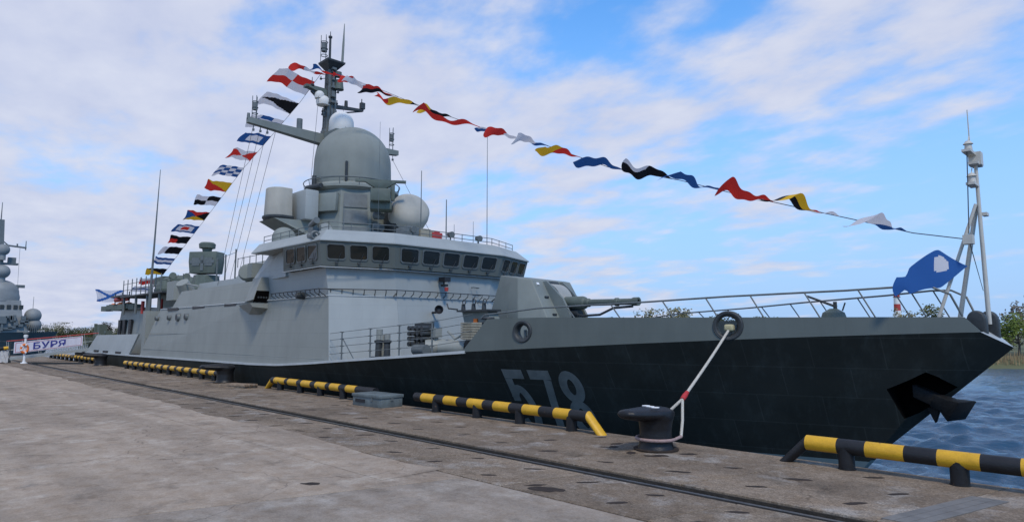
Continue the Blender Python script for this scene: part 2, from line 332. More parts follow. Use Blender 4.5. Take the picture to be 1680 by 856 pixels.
# ================================================================== SETTING
WATER_Z = -1.9
# ---- water: one sheet, fine waves near the quay, flatter cells far away
def make_water():
    def axis(fine0, fine1, step, lo, hi):
        a = list(np.arange(fine0, fine1, step)); s = step
        x = fine1
        while x < hi: a.append(x); s *= 1.13; x += s
        s = step; x = fine0 - step
        pre = []
        while x > lo: pre.append(x); s *= 1.13; x -= s
        return np.array(pre[::-1] + a)
    xs = axis(-32, 30, 0.17, -2500, 2500); ys = axis(13.0, 58, 0.17, 5, 2500)
    X, Y = np.meshgrid(xs, ys); Z = np.zeros_like(X)
    g = np.random.default_rng(4)
    for k in range(34):
        wl_ = 0.55*1.13**k if k < 20 else g.uniform(0.5, 2.2)
        ang = g.normal(-1.9, 0.5); kx, ky = math.cos(ang)*2*math.pi/wl_, math.sin(ang)*2*math.pi/wl_
        amp = 0.026*wl_**0.6
        near = np.clip(1-(np.hypot(X+5, Y-20)/ (60+wl_*30)), 0, 1)
        ph = kx*X+ky*Y+g.uniform(0, 6.28)
        Z += amp*near*(1-2*np.abs(np.sin(ph/2)))*0.6 + amp*near*0.4*np.sin(ph)
    ny, nx = X.shape
    me = bpy.data.meshes.new('water')
    co = np.stack([X, Y, Z+WATER_Z], -1).reshape(-1, 3)
    idx = np.arange(nx*ny).reshape(ny, nx)
    q = np.stack([idx[:-1, :-1], idx[:-1, 1:], idx[1:, 1:], idx[1:, :-1]], -1).reshape(-1, 4)
    me.vertices.add(len(co)); me.vertices.foreach_set('co', co.ravel())
    me.loops.add(q.size); me.loops.foreach_set('vertex_index', q.ravel())
    me.polygons.add(len(q)); me.polygons.foreach_set('loop_start', np.arange(0, q.size, 4)); me.polygons.foreach_set('loop_total', np.full(len(q), 4))
    me.polygons.foreach_set('use_smooth', np.ones(len(q), bool)); me.update(calc_edges=True)
    m = bpy.data.materials.new('sea_water'); m.use_nodes = True
    n, l = m.node_tree.nodes, m.node_tree.links; b = n['Principled BSDF']
    b.inputs['Base Color'].default_value = (0.028, 0.074, 0.128, 1); b.inputs['Roughness'].default_value = 0.10; b.inputs['IOR'].default_value = 1.33
    gm = n.new('ShaderNodeNewGeometry'); mpn = n.new('ShaderNodeMapping'); l.new(gm.outputs['Position'], mpn.inputs[0]); mpn.inputs['Rotation'].default_value = (0, 0, R(20)); mpn.inputs['Scale'].default_value = (0.6, 1.3, 1)
    a = n.new('ShaderNodeTexNoise'); a.inputs['Scale'].default_value = 1.1; a.inputs['Detail'].default_value = 8; a.inputs['Roughness'].default_value = 0.6; l.new(mpn.outputs[0], a.inputs['Vector'])
    bp = n.new('ShaderNodeBump'); bp.inputs['Strength'].default_value = 0.8; bp.inputs['Distance'].default_value = 0.22; l.new(a.outputs[0], bp.inputs['Height']); l.new(bp.outputs[0], b.inputs['Normal'])
    me.materials.append(m)
    o = bpy.data.objects.new('water', me); col.objects.link(o); tag(o, kind='structure'); return o
make_water()

# ---- quay: body, slabs with open joints, crane rail in its groove
QX0, QX1, QE = -90.0, 40.0, 13.0
mb = MB()
mb.box(QX0, QX1, -80, 9.02, -4, -0.035); mb.box(QX0, QX1, 9.02, 9.47, -4, -0.10); mb.box(QX0, QX1, 9.47, QE-0.03, -4, -0.035)
quay = tag(mb.build('quay', groove_mat), kind='structure'); BASE['quay'] = Vector((0,0,0))
def slab(x00, x01, x10, x11, y0, y1, m, z=0.0, name='concrete_slab', nx=8):
    """slab between y0 and y1 with skewed ends: x00..x01 at y0, x10..x11 at y1; edges slightly chipped"""
    b = MB(); g = 0.014
    top = []; bot = []
    per = []
    for i in range(nx+1): t = i/nx; per.append((x00+g+(x01-x00-2*g)*t, y0+g+rnd.uniform(0, 0.006)))
    for i in range(1, 4): t = i/4; per.append((x01-g+(x11-x01)*t-rnd.uniform(0, 0.006), y0+g+(y1-y0-2*g)*t))
    for i in range(nx+1): t = 1-i/nx; per.append((x10+g+(x11-x10-2*g)*t, y1-g-rnd.uniform(0, 0.006)))
    for i in range(1, 4): t = 1-i/4; per.append((x00+g+(x10-x00)*t+rnd.uniform(0, 0.006), y0+g+(y1-y0-2*g)*t))
    dz = rnd.uniform(-0.004, 0.002)
    b.loft([[(x, y, -0.04) for x, y in per], [(x, y, z+dz-0.008) for x, y in per]], False, False)
    cx = sum(p[0] for p in per)/len(per); cy = sum(p[1] for p in per)/len(per)
    ins = [(x+(0.008 if x < cx else -0.008), y+(0.008 if y < cy else -0.008)) for x, y in per]
    b.loft([[(x, y, z+dz-0.008) for x, y in per], [(x, y, z+dz) for x, y in ins]], False, True)
    return b.build(name, m, quay)
SK = 0.25
xj = [-2.35-2.75*k for k in range(-5, 31)]
for k in range(len(xj)-1):                        # landward strip beside the rail
    a, b_ = xj[k+1], xj[k]
    slab(a, b_, a+SK*1.65, b_+SK*1.65, 7.35, 9.0, conc_rough if (k*7) % 3 else conc_rough2)
xo = [-3.05-2.85*k for k in range(-4, 30)]
for k in range(len(xo)-1):                        # seaward strip up to the edge
    a, b_ = xo[k+1], xo[k]
    slab(a, b_, a+SK*3.5, b_+SK*3.5, 9.48, QE, conc_rough2 if (k*5) % 3 == 0 else conc_rough)
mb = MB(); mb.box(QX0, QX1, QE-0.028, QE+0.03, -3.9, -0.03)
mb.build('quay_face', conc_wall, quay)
# broad landward slabs
for a, b_, c_, d_, m in ((-88, -47, -84.2, -44.4, conc_smooth), (-47, -10.75, -44.4, -8.7, conc_smooth), (-10.75, -4.2, -8.7, -2.0, conc_blue), (-4.2, 5, -2.0, 7.2, conc_blue), (5, 38, 7.2, 39, conc_smooth)):
    slab(a, b_, c_, d_, -0.2, 7.34, m, nx=40)
slab(-88, 38, -88, 38, -60, -0.22, conc_smooth, nx=10)
# worn topping that laps unevenly over the joint on the landward side
mb = MB(); top = []
for i in range(260):
    x = -86+i*0.305
    if x > -9.3: break
    top.append((x, 7.34+0.32*noise.noise((x*0.22, 3.1, 0))+0.14*noise.noise((x*0.9, 7, 0))+0.05*noise.noise((x*3.3, 2, 0))+0.12))
poly = [(x, y, 0.006) for x, y in top]; low = [(x, 6.2, 0.0035) for x, y in top]
for i in range(len(poly)-1): mb.add([low[i], low[i+1], poly[i+1], poly[i]], [(0,1,2,3)])
mb.build('concrete_topping', conc_smooth, quay)
# rail
mb = MB(); mb.box(QX0, QX1, 9.085, 9.155, -0.03, -0.004); mb.box(QX0, QX1, 9.105, 9.135, -0.1, -0.03); mb.box(QX0, QX1, 9.05, 9.19, -0.1, -0.088)
mb.build('crane_rail', rail_steel, quay)
# lifting slots cast into the slabs
def slot(x, y, L=0.17, w=0.035, a=0.0):
    b = MB(); n = 14; c, s_ = math.cos(a), math.sin(a)
    ring = []
    for i in range(n):
        t = 2*math.pi*i/n; q = 1+rnd.uniform(-0.22, 0.22); px, py = L*q*math.cos(t), w*q*math.sin(t)*1.3
        ring.append((x+px*c-py*s_, y+px*s_+py*c))
    b.loft([[(px, py, 0.0005) for px, py in ring], [(x+(px-x)*0.9, y+(py-y)*0.9, 0.0045) for px, py in ring]], False, True)
    return b.build('lifting_slot', rust_mat, quay)
for k in range(28):
    xb = -2.35-2.75*k
    for dx, y in ((-0.55, 8.6), (-2.0, 8.55), (-0.75, 7.78), (-2.25, 7.76)):
        x = xb+dx+rnd.uniform(-0.12, 0.12)
        if rnd.random() < 0.9 and x > -60: slot(x, y+rnd.uniform(-0.06, 0.06), rnd.uniform(0.13, 0.22), rnd.uniform(0.03, 0.055), R(rnd.uniform(25, 60)))
    xb = -3.05-2.85*k
    for dx, y in ((-0.5, 10.22), (-2.0, 10.1), (-0.15, 11.3), (-1.6, 11.1), (-0.9, 12.3)):
        x = xb+dx+rnd.uniform(-0.15, 0.15)
        if rnd.random() < 0.85 and x > -60: slot(x, y+rnd.uniform(-0.1, 0.1), rnd.uniform(0.13, 0.22), rnd.uniform(0.03, 0.055), R(rnd.uniform(25, 60)))
slot(-10.03, 5.26, 0.16, 0.07, 0.6); slot(-7.15, 7.7, 0.28, 0.12, 0.5)
# steel cover plates over a cable trench
for i in range(3):
    o0 = -3.02+0.14*i*1.1; b = MB(); w = 0.145
    b.loft([[(o0, 9.62, z), (o0+w, 9.62, z), (o0+w+0.55, 11.85, z), (o0+0.55, 11.85, z)] for z in (0.002, 0.012)])
    b.build('steel_cover_plate', steel_plate, quay)
# weathered stain around the bollard foot
for (x, y) in ((-8.75, 11.5), (-8.5, 12.4), (-7.2, 11.9), (-8.95, 11.85), (-7.5, 11.35), (-8.1, 11.2)):
    slot(x, y, 0.16, 0.07, rnd.uniform(0, 3))

# ---- far bank
grass_far = mat('far_bank_ground', (0.10, 0.105, 0.05), 0.95, 0.3, 0.15)
reed_mat = mat('dry_reeds', (0.33, 0.23, 0.12), 0.9, 0.3, 0.8)
shore = [((900, 96), (0.2, 1)), ((300, 97), (0, 1)), ((120, 98), (0, 1)), ((40, 99), (0, 1)), ((0, 99.5), (0, 1)), ((-20, 100), (0, 1)), ((-60, 101), (0, 1)), ((-120, 103), (0, 1)), ((-200, 106), (-0.3, 1)), ((-262, 92), (-1, 0.6)), ((-285, 60), (-1, 0.2)), ((-295, 20), (-1, 0)), ((-300, -60), (-1, -0.2)), ((-320, -400), (-1, -0.3))]
rings = []
for off, z in ((-3, -2.6), (1.0, -1.75), (3.5, -1.0), (9, -0.55), (40, 0.2), (400, 1.0), (3000, 1.6)):
    rings.append([(p[0]+d[0]*off, p[1]+d[1]*off, z+(0.12*noise.noise((p[0]*0.1, p[1]*0.1, off)) if off < 100 else 0)) for p, d in shore])
mb = MB(); mb.loft(rings, False, False, closed=False)
tag(mb.build('far_bank', grass_far, smooth=60), kind='structure')
mb = MB()
for i in range(5200):
    x = rnd.uniform(-60, 30); y = 101+rnd.uniform(0, 4.5)+(0.4 if x > -20 else 0); z0 = -1.75+0.15*(y-101); h = rnd.uniform(0.7, 1.5); a = rnd.uniform(0, 3.14); w = 0.05
    dx, dy = math.cos(a)*w, math.sin(a)*w; lx, ly = rnd.uniform(-0.25, 0.25), rnd.uniform(-0.25, 0.25)
    mb.add([(x-dx, y-dy, z0), (x+dx, y+dy, z0), (x+lx, y+ly, z0+h)], [(0,1,2)])
o = mb.build('reeds', reed_mat, fix=False); tag(o, 'dry tan reeds along the water edge of the far bank', 'reeds', kind='stuff')

# ---- trees on the far bank
def leaf_mat(name, c):
    m = bpy.data.materials.new(name); m.use_nodes = True; n, l = m.node_tree.nodes, m.node_tree.links; b = n['Principled BSDF']
    oi = n.new('ShaderNodeNewGeometry'); nz = n.new('ShaderNodeTexNoise'); nz.inputs['Scale'].default_value = 0.9; l.new(oi.outputs['Position'], nz.inputs['Vector'])
    ra = n.new('ShaderNodeValToRGB'); l.new(nz.outputs[0], ra.inputs[0]); ra.color_ramp.elements[0].position = 0.3; ra.color_ramp.elements[1].position = 0.7
    ra.color_ramp.elements[0].color = (c[0]*0.6, c[1]*0.65, c[2]*0.6, 1); ra.color_ramp.elements[1].color = (c[0]*1.35, c[1]*1.3, c[2]*1.2, 1)
    l.new(ra.outputs[0], b.inputs['Base Color']); b.inputs['Roughness'].default_value = 0.7; b.inputs['Specular IOR Level'].default_value = 0.2
    return m
bark = mat('bark', (0.10, 0.085, 0.07), 0.9, 0.3, 6)
L_green = leaf_mat('leaves_fresh_green', (0.11, 0.15, 0.03)); L_olive = leaf_mat('leaves_olive', (0.11, 0.115, 0.05)); L_pale = leaf_mat('leaves_pale_willow', (0.19, 0.175, 0.10)); L_grey = leaf_mat('twigs_grey_brown', (0.13, 0.115, 0.095)); L_dark = leaf_mat('leaves_dark', (0.055, 0.07, 0.035))
def tree(name, x, y, h, w, leaf, label, density=1.0, gaps=0.35, upright=False, group='trees on the far bank', zb=-0.6):
    t = thing(name, (x, y, zb), label, 'tree', group)
    tr = MB(); g = random.Random(int(x*13+y*7)); tips = []
    top = Vector((x, y, zb+h*0.55))
    tr.tube([(x, y, zb-0.3), (x+w*0.02, y, zb+h*0.25), top], [h*0.03, h*0.024, h*0.012], 6)
    nl = 16
    for i in range(nl):
        a = 2.4*i+g.uniform(-0.4, 0.4); z0 = h*g.uniform(0.12, 0.5); rr = w*0.5*g.uniform(0.45, 1.0); z1 = min(h*0.98, z0+h*(g.uniform(0.3, 0.55) if upright else g.uniform(0.12, 0.5)))
        p0 = Vector((x, y, zb+z0)); p2 = Vector((x+math.cos(a)*rr, y+math.sin(a)*rr, zb+z1)); p1 = (p0+p2)/2+Vector((0, 0, -h*0.03))
        tr.tube([p0, p1, p2], [h*0.012, h*0.008, h*0.003], 4); tips.append((p2, w*g.uniform(0.13, 0.24))); tips.append((p1.lerp(p2, 0.4), w*g.uniform(0.10, 0.2)))
    tips.append((Vector((x, y, zb+h*0.85)), w*0.2)); tips.append((Vector((x+w*0.1, y, zb+h*0.72)), w*0.25))
    tr.build('trunk', bark, t, smooth=60)
    cr_ = MB(); n = int(1500*density)
    for i in range(n):
        c, r = g.choice(tips); d = Vector((g.gauss(0, 1), g.gauss(0, 1), g.gauss(0, 1))).normalized()*(r*g.uniform(0.2, 1.15)); p = c+d
        if p.z > zb+h: p.z = zb+h-g.uniform(0, h*0.08)
        if p.z < zb+0.2: continue
        if noise.noise(p*(2.6/w)+Vector((x, 0, 0))) < -gaps: continue
        s = h*g.uniform(0.018, 0.04); u = Vector((g.gauss(0,1), g.gauss(0,1), g.gauss(0,0.8))).normalized()*s; v = u.orthogonal().normalized()*s*g.uniform(0.35, 0.8)
        cr_.add([p-u, p-v*0.8, p+u, p+v], [(0,1,2,3)])
    cr_.build('crown', leaf, t, fix=False)
    return t
# right end, behind the bow tip
tree('bare_tree', -15.2, 114, 8.2, 7.0, L_grey, 'bare grey-brown tree at the right edge of the far bank', 1.0, 0.1)
tree('bush', -16.2, 108.5, 5.6, 6.5, L_green, 'bright green rounded bush below the bare tree at the right edge', 1.6, 0.6)
tree('bush', -11.0, 109.5, 5.2, 5.0, L_green, 'bright green bush at the far right edge of the picture', 1.3, 0.6)
tree('bush', -19.2, 109.5, 3.8, 4.5, L_dark, 'low dark green bush just right of the bow tip', 1.2, 0.5)
# beside the bow mast
tree('willow', -26.9, 112, 7.2, 4.2, L_olive, 'olive green bush seen between the legs of the bow mast', 1.2, 0.3)
tree('willow', -30.3, 114, 6.8, 4.2, L_pale, 'pale olive bush just left of the bow mast leg', 1.0, 0.2)
# over the foredeck
for x, y, h, w, m, lb in ((-78.5, 114, 8.0, 6.5, L_pale, 'pale upright willow just right of the gun muzzle'), (-70.2, 114, 8.1, 6.0, L_pale, 'pale willow right of another willow near the gun muzzle'), (-87, 116, 6.3, 4.5, L_olive, 'small olive bush seen below the gun barrel'), (-74, 118, 6.3, 5.5, L_olive, 'low olive bush between the two pale willows'), (-62, 116, 6.6, 5.5, L_dark, 'low dark bush left of the large mooring fairlead'), (-55, 118, 5.9, 5.0, L_olive, 'low olive bush just above the large mooring fairlead')):
    tree('willow', x, y, h, w, m, lb, 1.0, 0.25, True)
# left, beyond the gangway
for x, y, h, w, m, lb in ((-300, 50.5, 7.2, 9.5, L_pale, 'tall pale green tree just right of the second warship'), (-298, 58.8, 5.2, 9, L_olive, 'olive tree in the middle of the far left tree line'), (-300, 66.5, 7.4, 7, L_grey, 'tall grey tree left of the corvette stern'), (-296, 71.5, 5.4, 8, L_olive, 'olive tree hidden partly by the corvette stern'), (-302, 55, 5.6, 9, L_dark, 'dark tree right of the tall pale green tree'), (-302, 62.6, 5.4, 9, L_olive, 'low olive tree left of the tall grey tree')):
    tree('tree', x, y, h, w, m, lb, 1.2, 0.6, False, 'trees beyond the gangway', zb=-0.8)
mb = MB(); g = random.Random(3)
for i in range(9000):
    if i < 3600: x = g.uniform(-305, -298); y = g.uniform(38, 90); top_ = 4.0
    else: x = g.uniform(-190, 60); y = 124+g.uniform(0, 8); top_ = 3.6+1.2*noise.noise((x*0.06, 0, 0))
    z = -0.6+(top_+0.6)*g.random()**0.7; s = 0.28
    u = Vector((g.gauss(0,1), g.gauss(0,1), g.gauss(0,0.8))).normalized()*s; v = u.orthogonal().normalized()*s*0.6; p = Vector((x, y, z))
    mb.add([p-u, p-v, p+u, p+v], [(0,1,2,3)])
tag(mb.build('thicket', L_olive, fix=False), 'low olive thicket running along the far bank', 'thicket', kind='stuff')
# chimney
t = thing('factory_chimney', (-89, 320, 0.5), 'distant red and white banded factory chimney left of the bow mast', 'chimney')
for i in range(7):
    z0 = 0.5+i*2.85; z1 = z0+2.85; MB().cyl((-89, 320, z0), (-89, 320, z1), 1.75-0.09*i, 1.75-0.09*(i+1), 20).build('band', red_mat if i % 2 == 0 else white_paint, t, smooth=40)
for z, r, w in ((20.3, 1.25, 0.16), (17.8, 1.45, 0.1)): MB().torus((-89, 320, z), (0,0,1), r, w).build('platform_ring', dark_steel, t)

# ================================================================== THE CORVETTE
YC, XS = 19.1, -70.0
ship = thing('warship', (-36, YC, WATER_Z), 'large grey corvette with near-black hull numbered 578 moored along the quay', 'warship')
def mir(p): return (p[0], 2*YC-p[1], p[2])
def hb(X):
    t = min(1, max(0, (X+3.41)/-22.6)); return 0.8+4.95*(1-(1-t)**1.9)
ZK = [(-70, .74), (-60, .79), (-50, .82), (-40, .87), (-32, .90), (-29, .96), (-26, 1.13), (-23, 1.34), (-20, 1.54), (-17, 1.76), (-14, 1.93), (-11, 2.09), (-9, 2.19), (-7, 2.28), (-5.5, 2.34), (-3.41, 2.41)]
zk = lambda X: interp(ZK, X)
XSTEM = -7.3
def KW(u):
    """knuckle and waterline points of the near side for station u in 0..1"""
    xk = XS+(-3.41-XS)*u; xw = XS+(XSTEM-0.1-XS)*u
    t = min(1, (1-u)/0.55); bw = 5.35*(1-(1-t)**1.6)
    return Vector((xk, YC-hb(xk), zk(xk))), Vector((xw, YC-bw-(0.02 if u < 1 else 0), -2.5))
TIP = Vector((-2.94, YC, 2.05)); FOOT = Vector((XSTEM-0.55, YC, -2.5))
def hull_pt(u, s):
    k, w = KW(u); p = k.lerp(w, s); p.y = YC-((YC-k.y)*(1-s)+(YC-w.y)*s - 0.30*math.sin(math.pi*s)*min(1, max(0, (u-0.55)/0.25))*min(1, (1-u)*8)*-0.3)
    return p
us = [i/40 for i in range(25)]+[0.6+0.4*i/48 for i in range(1, 49)]
NS = 10
rings = []
for u in us:
    near = [hull_pt(u, i/NS) for i in range(NS+1)]
    rings.append([tuple(p) for p in near]+[mir(p) for p in reversed(near)])
st = [tuple(TIP.lerp(FOOT, i/NS)) for i in range(NS+1)]
rings.append(st+[mir(p) for p in reversed(st)])
mb = MB(); mb.loft(rings, True, False, closed=True)
hull = mb.build('hull', hull_dark, ship)
bm = bmesh.new(); bm.from_mesh(hull.data); bmesh.ops.remove_doubles(bm, verts=bm.verts, dist=0.001); bmesh.ops.dissolve_degenerate(bm, dist=0.0005, edges=bm.edges); bmesh.ops.recalc_face_normals(bm, faces=bm.faces); bm.to_mesh(hull.data); bm.free()
POCKET = [(-5.45, 1.02), (-4.95, 1.27), (-4.55, 1.50), (-4.3, 1.38), (-4.0, 1.12), (-4.3, 0.90), (-4.55, 0.66), (-4.88, 0.40), (-5.22, 0.22), (-5.34, 0.62)]
mb = MB(); mb.loft([[(x, YC-2.2, z) for x, z in POCKET], [(x*0.9-0.48, YC-0.06, 0.85+(z-0.85)*0.9) for x, z in POCKET]]); cut = mb.build('cutter', pocket_mat)
md = hull.modifiers.new('b', 'BOOLEAN'); md.operation = 'DIFFERENCE'; md.object = cut; md.solver = 'EXACT'; md.material_mode = 'TRANSFER'
bpy.context.view_layer.update()
me_ = bpy.data.meshes.new_from_object(hull.evaluated_get(bpy.context.evaluated_depsgraph_get())); hull.modifiers.clear(); hull.data = me_; bpy.data.objects.remove(cut)
me_.polygons.foreach_set('use_smooth', [True]*len(me_.polygons)); me_.set_sharp_from_angle(angle=R(30))
def on_hull(X, z, off=0.012):
    """point on the near hull side with the given X and z"""
    lo, hi = 0.0, 1.0
    for _ in range(40):
        u = (lo+hi)/2; k, w = KW(u); s = (k.z-z)/(k.z-w.z); p = hull_pt(u, s)
        if p.x < X: lo = u
        else: hi = u
    return Vector((X, p.y-off, z))
# deck and pale sheer strake
mb = MB(); xs_ = [XS+0.05+(-3.5-XS)*i/60 for i in range(61)]
for a, b_ in zip(xs_[:-1], xs_[1:]):
    mb.add([(a, YC-hb(a)+0.03, zk(a)+0.008), (b_, YC-hb(b_)+0.03, zk(b_)+0.008), (b_, YC+hb(b_)-0.03, zk(b_)+0.008), (a, YC+hb(a)-0.03, zk(a)+0.008)], [(0,1,2,3)])
mb.build('deck', deck_mat, ship)
for side in (0, 1):
    mb = MB(); rr = []
    for i in range(70):
        x = XS+(-16.9-XS)*i/69; p = Vector((x, YC-hb(x), zk(x)))
        r_ = [(p.x, p.y-0.035, p.z-0.05), (p.x, p.y+0.10, p.z-0.05), (p.x, p.y+0.10, p.z+0.045), (p.x, p.y-0.02, p.z+0.045)]
        rr.append([mir(q) for q in r_] if side else r_)
    mb.loft(rr); mb.build('sheer_strake', trim_grey, ship)
# bulwark with cut fairleads
BT = [(-17.0, 1.80), (-16.05, 2.84), (-14, 2.87), (-11, 2.83), (-9, 2.81), (-7, 2.79), (-5.5, 2.78), (-3.69, 2.76), (-3.42, 2.44)]
def bulwark_obj(side):
    mb = MB(); rr = []
    for x in sorted(set([-17.0, -16.5, -16.05]+[-16+12.3*i/50 for i in range(51)]+[-3.69, -3.42])):
        b = hb(x); z0, z1 = zk(x)+0.004, max(interp(BT, x), zk(x)+0.02); y = YC-b; t = 0.06; lean = 0.05*(z1-z0)
        r_ = [(x, y-0.004, z0), (x, y+lean, z1), (x, y+lean+t, z1), (x, y+t, z0)]
        rr.append([mir(q) for q in r_] if side else r_)
    mb.loft(rr); return mb.build('bulwark', bul_grey, ship)
for side in (0, 1):
    o = bulwark_obj(side)
    if side == 0:
        for (x, z, r) in ((-14.68, 2.43, 0.30), (-8.62, 2.58, 0.345)):
            c = MB(); y = YC-hb(x); c.cyl((x, y-0.6, z), (x, y+0.6, z), r, r, 32); cut = c.build('cutter', bul_grey)
            md = o.modifiers.new('b', 'BOOLEAN'); md.operation = 'DIFFERENCE'; md.object = cut
            cut.location = (0,0,0)
            bpy.context.view_layer.update()
            ev = o.evaluated_get(bpy.context.evaluated_depsgraph_get()); me = bpy.data.meshes.new_from_object(ev)
            o.modifiers.clear(); o.data = me; bpy.data.objects.remove(cut)
            # skew of the hull here
            sl = (hb(x+0.1)-hb(x-0.1))/0.2; ax = Vector((-sl*-1, 1, 0)); ax = Vector((sl, 1, 0)).normalized() if True else ax
            f = MB(); f.torus((x, y+0.03, z), ax, r, 0.055, 40, 12)
            f.rev((x, y-0.03, z), [(r+0.02, 0), (r-0.05, 0.02), (r-0.10, 0.10), (r-0.06, 0.34), (r+0.06, 0.36)], ax, 36, 0, False)
            ff = f.build('fairlead', dark_steel, o, smooth=50)
            m2 = MB(); m2.cyl((x-0.02, y+0.18, z-r*0.9), (x-0.02, y+0.18, z+r*0.2), 0.05, 0.05, 10); m2.cyl((x+0.12, y+0.2, z-r*0.9), (x+0.12, y+0.2, z+r*0.1), 0.05, 0.05, 10); m2.build('roller', mid_steel, o, smooth=40)
# bow nose plates
mb = MB(); k1 = Vector((-3.41, YC-0.8, 2.415)); t_ = TIP+Vector((0.004, 0, 0.01)); k2 = Vector(mir(k1))
mb.add([k1, t_, k2], [(0,1,2)]); mb.add([k1, Vector((-3.42, YC-0.5, 2.42)), Vector((-3.42, YC+0.5, 2.42)), k2], [(0,1,2,3)])
mb.build('bow_nose_plate', trim_grey, ship)
# fairlead horns on the bow
for y0, x0 in ((YC-0.32, -3.55), (YC+0.28, -3.42)):
    mb = MB(); n = 20; prof = []
    for i in range(n+1):
        a = math.pi*i/n; prof.append((x0+0.2*math.cos(a), 2.62+0.30*math.sin(a)**0.8))
    prof = [(x0+0.2, 2.2)]+prof+[(x0-0.2, 2.2)]
    mb.loft([[(x, y0-0.13, z) for x, z in prof], [(x, y0-0.17, z) if 0 else (x, y0+0.13, z) for x, z in prof]])
    o = mb.build('bow_roller_horn', dark_steel, ship); bevel(o, 0.05, 3)

# hull number
def stroke(mbn, pts, w, x0, z0, closed=False):
    P_ = [Vector((x, z)) for x, z in pts]; n = len(P_); L_, R_ = [], []
    for i, p in enumerate(P_):
        a = P_[(i-1) % n] if (closed or i) else p; b_ = P_[(i+1) % n] if (closed or i < n-1) else p
        d = (b_-a).normalized(); nn = Vector((-d.y, d.x))
        L_.append(p+nn*w/2); R_.append(p-nn*w/2)
    m_ = n if closed else n-1
    for i in range(m_):
        j = (i+1) % n; q = [on_hull(x0+v.x, z0+v.y) for v in (L_[i], L_[j], R_[j], R_[i])]; mbn.add(q, [(0,1,2,3)])
def seg(a, b, n=8): return [(a[0]+(b[0]-a[0])*i/n, a[1]+(b[1]-a[1])*i/n) for i in range(n+1)]
def arc(cx, cz, rx, rz, a0, a1, n=20): return [(cx+rx*math.cos(R(a0+(a1-a0)*i/n)), cz+rz*math.sin(R(a0+(a1-a0)*i/n))) for i in range(n+1)]
NH, NW, NT = 2.05, 0.74, 0.26
NZ = -0.82
for ch, x0 in (('5', -15.75), ('7', -14.82), ('8', -13.86)):
    mb = MB()
    if ch == '5':
        stroke(mb, seg((0, NH-0.15), (NW*0.98, NH-0.15)), 0.30, x0, NZ); stroke(mb, seg((NT/2, NH-0.31), (NT/2, 1.0)), NT, x0, NZ)
        stroke(mb, arc(NW/2-0.03, 0.74, NW/2-0.09, 0.68, 148, -150, 30), NT, x0, NZ)
    elif ch == '7':
        stroke(mb, seg((0, NH-0.15), (NW, NH-0.15)), 0.30, x0, NZ); stroke(mb, seg((NW-NT/2-0.02, NH-0.31), (NW-NT/2-0.26, 0), 14), NT, x0, NZ)
    else:
        stroke(mb, arc(NW/2, NH-0.50, NW/2-0.12, 0.38, 0, 359, 28), NT, x0, NZ, True); stroke(mb, arc(NW/2, 0.56, NW/2-0.10, 0.45, 0, 359, 28), NT, x0, NZ, True)
    mb.build('hull_number_digit', num_mat, hull, fix=False)
# anchor pocket and anchor at the stem
mb = MB(); a0 = Vector((-4.85, YC-0.40, 0.95)); a1 = Vector((-4.38, YC-0.2, 0.70))
mb.obox((a0+a1)/2, a1-a0, (0.2, 1, 0), (0, 0, 1), 0.36, 0.15, 0.16)
d = (a1-a0).normalized(); sd = Vector((0.25, 0.97, 0)).normalized(); upv = d.cross(sd)
mb.loft([[a1+sd*i*w+upv*j*h+d*t for i, j in ((-1,-1),(1,-1),(1,1),(-1,1))] for t, w, h in ((-0.15, 0.22, 0.20), (0.10, 0.23, 0.21), (0.42, 0.42, 0.34))])
mb.loft([[a1+Vector((-0.35, -0.1, -0.12)), a1+Vector((-0.05, -0.1, -0.1)), a1+Vector((-0.18, -0.1, -0.50))], [a1+Vector((-0.35, 0.1, -0.12)), a1+Vector((-0.05, 0.1, -0.1)), a1+Vector((-0.18, 0.1, -0.50))]])
bevel(mb.build('anchor', anchor_mat, ship), 0.03, 2)

# ---- superstructure: lower block flush with the hull sides
def ring(near, z=None):
    pts = [(p[0], p[1], p[2] if len(p) > 2 else z) for p in near]
    return pts+[mir(p) for p in reversed(pts)]
mb = MB()
mb.loft([ring([(-50.6, 13.42, 0.76), (-32, 13.43, 0.86), (-28.5, 13.44, 0.95), (-24.55, 13.47, 1.2), (-23.5, 16.3, 1.25)]), ring([(-48.0, 13.86), (-32, 13.70), (-28.5, 13.66), (-25.0, 13.62), (-24.05, 16.35)], 3.92)], False, True)
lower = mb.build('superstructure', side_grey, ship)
# paler skin over the forward faces: their brighter light put into the colour
mb = MB(); e = 0.012
def plate(q, n=(0,0,0)): mb.add([Vector(p)+Vector(n)*e for p in q], [(0,1,2,3)])
# weather deck edge line where the wall steps in above
mb2 = MB(); mb2.loft([ring([(-47.9, 13.82), (-24.98, 13.58), (-24.0, 16.33)], 3.925), ring([(-47.9, 13.84), (-24.98, 13.60), (-24.0, 16.34)], 3.965)], False, True); mb2.build('wall_ledge', trim_grey, lower)
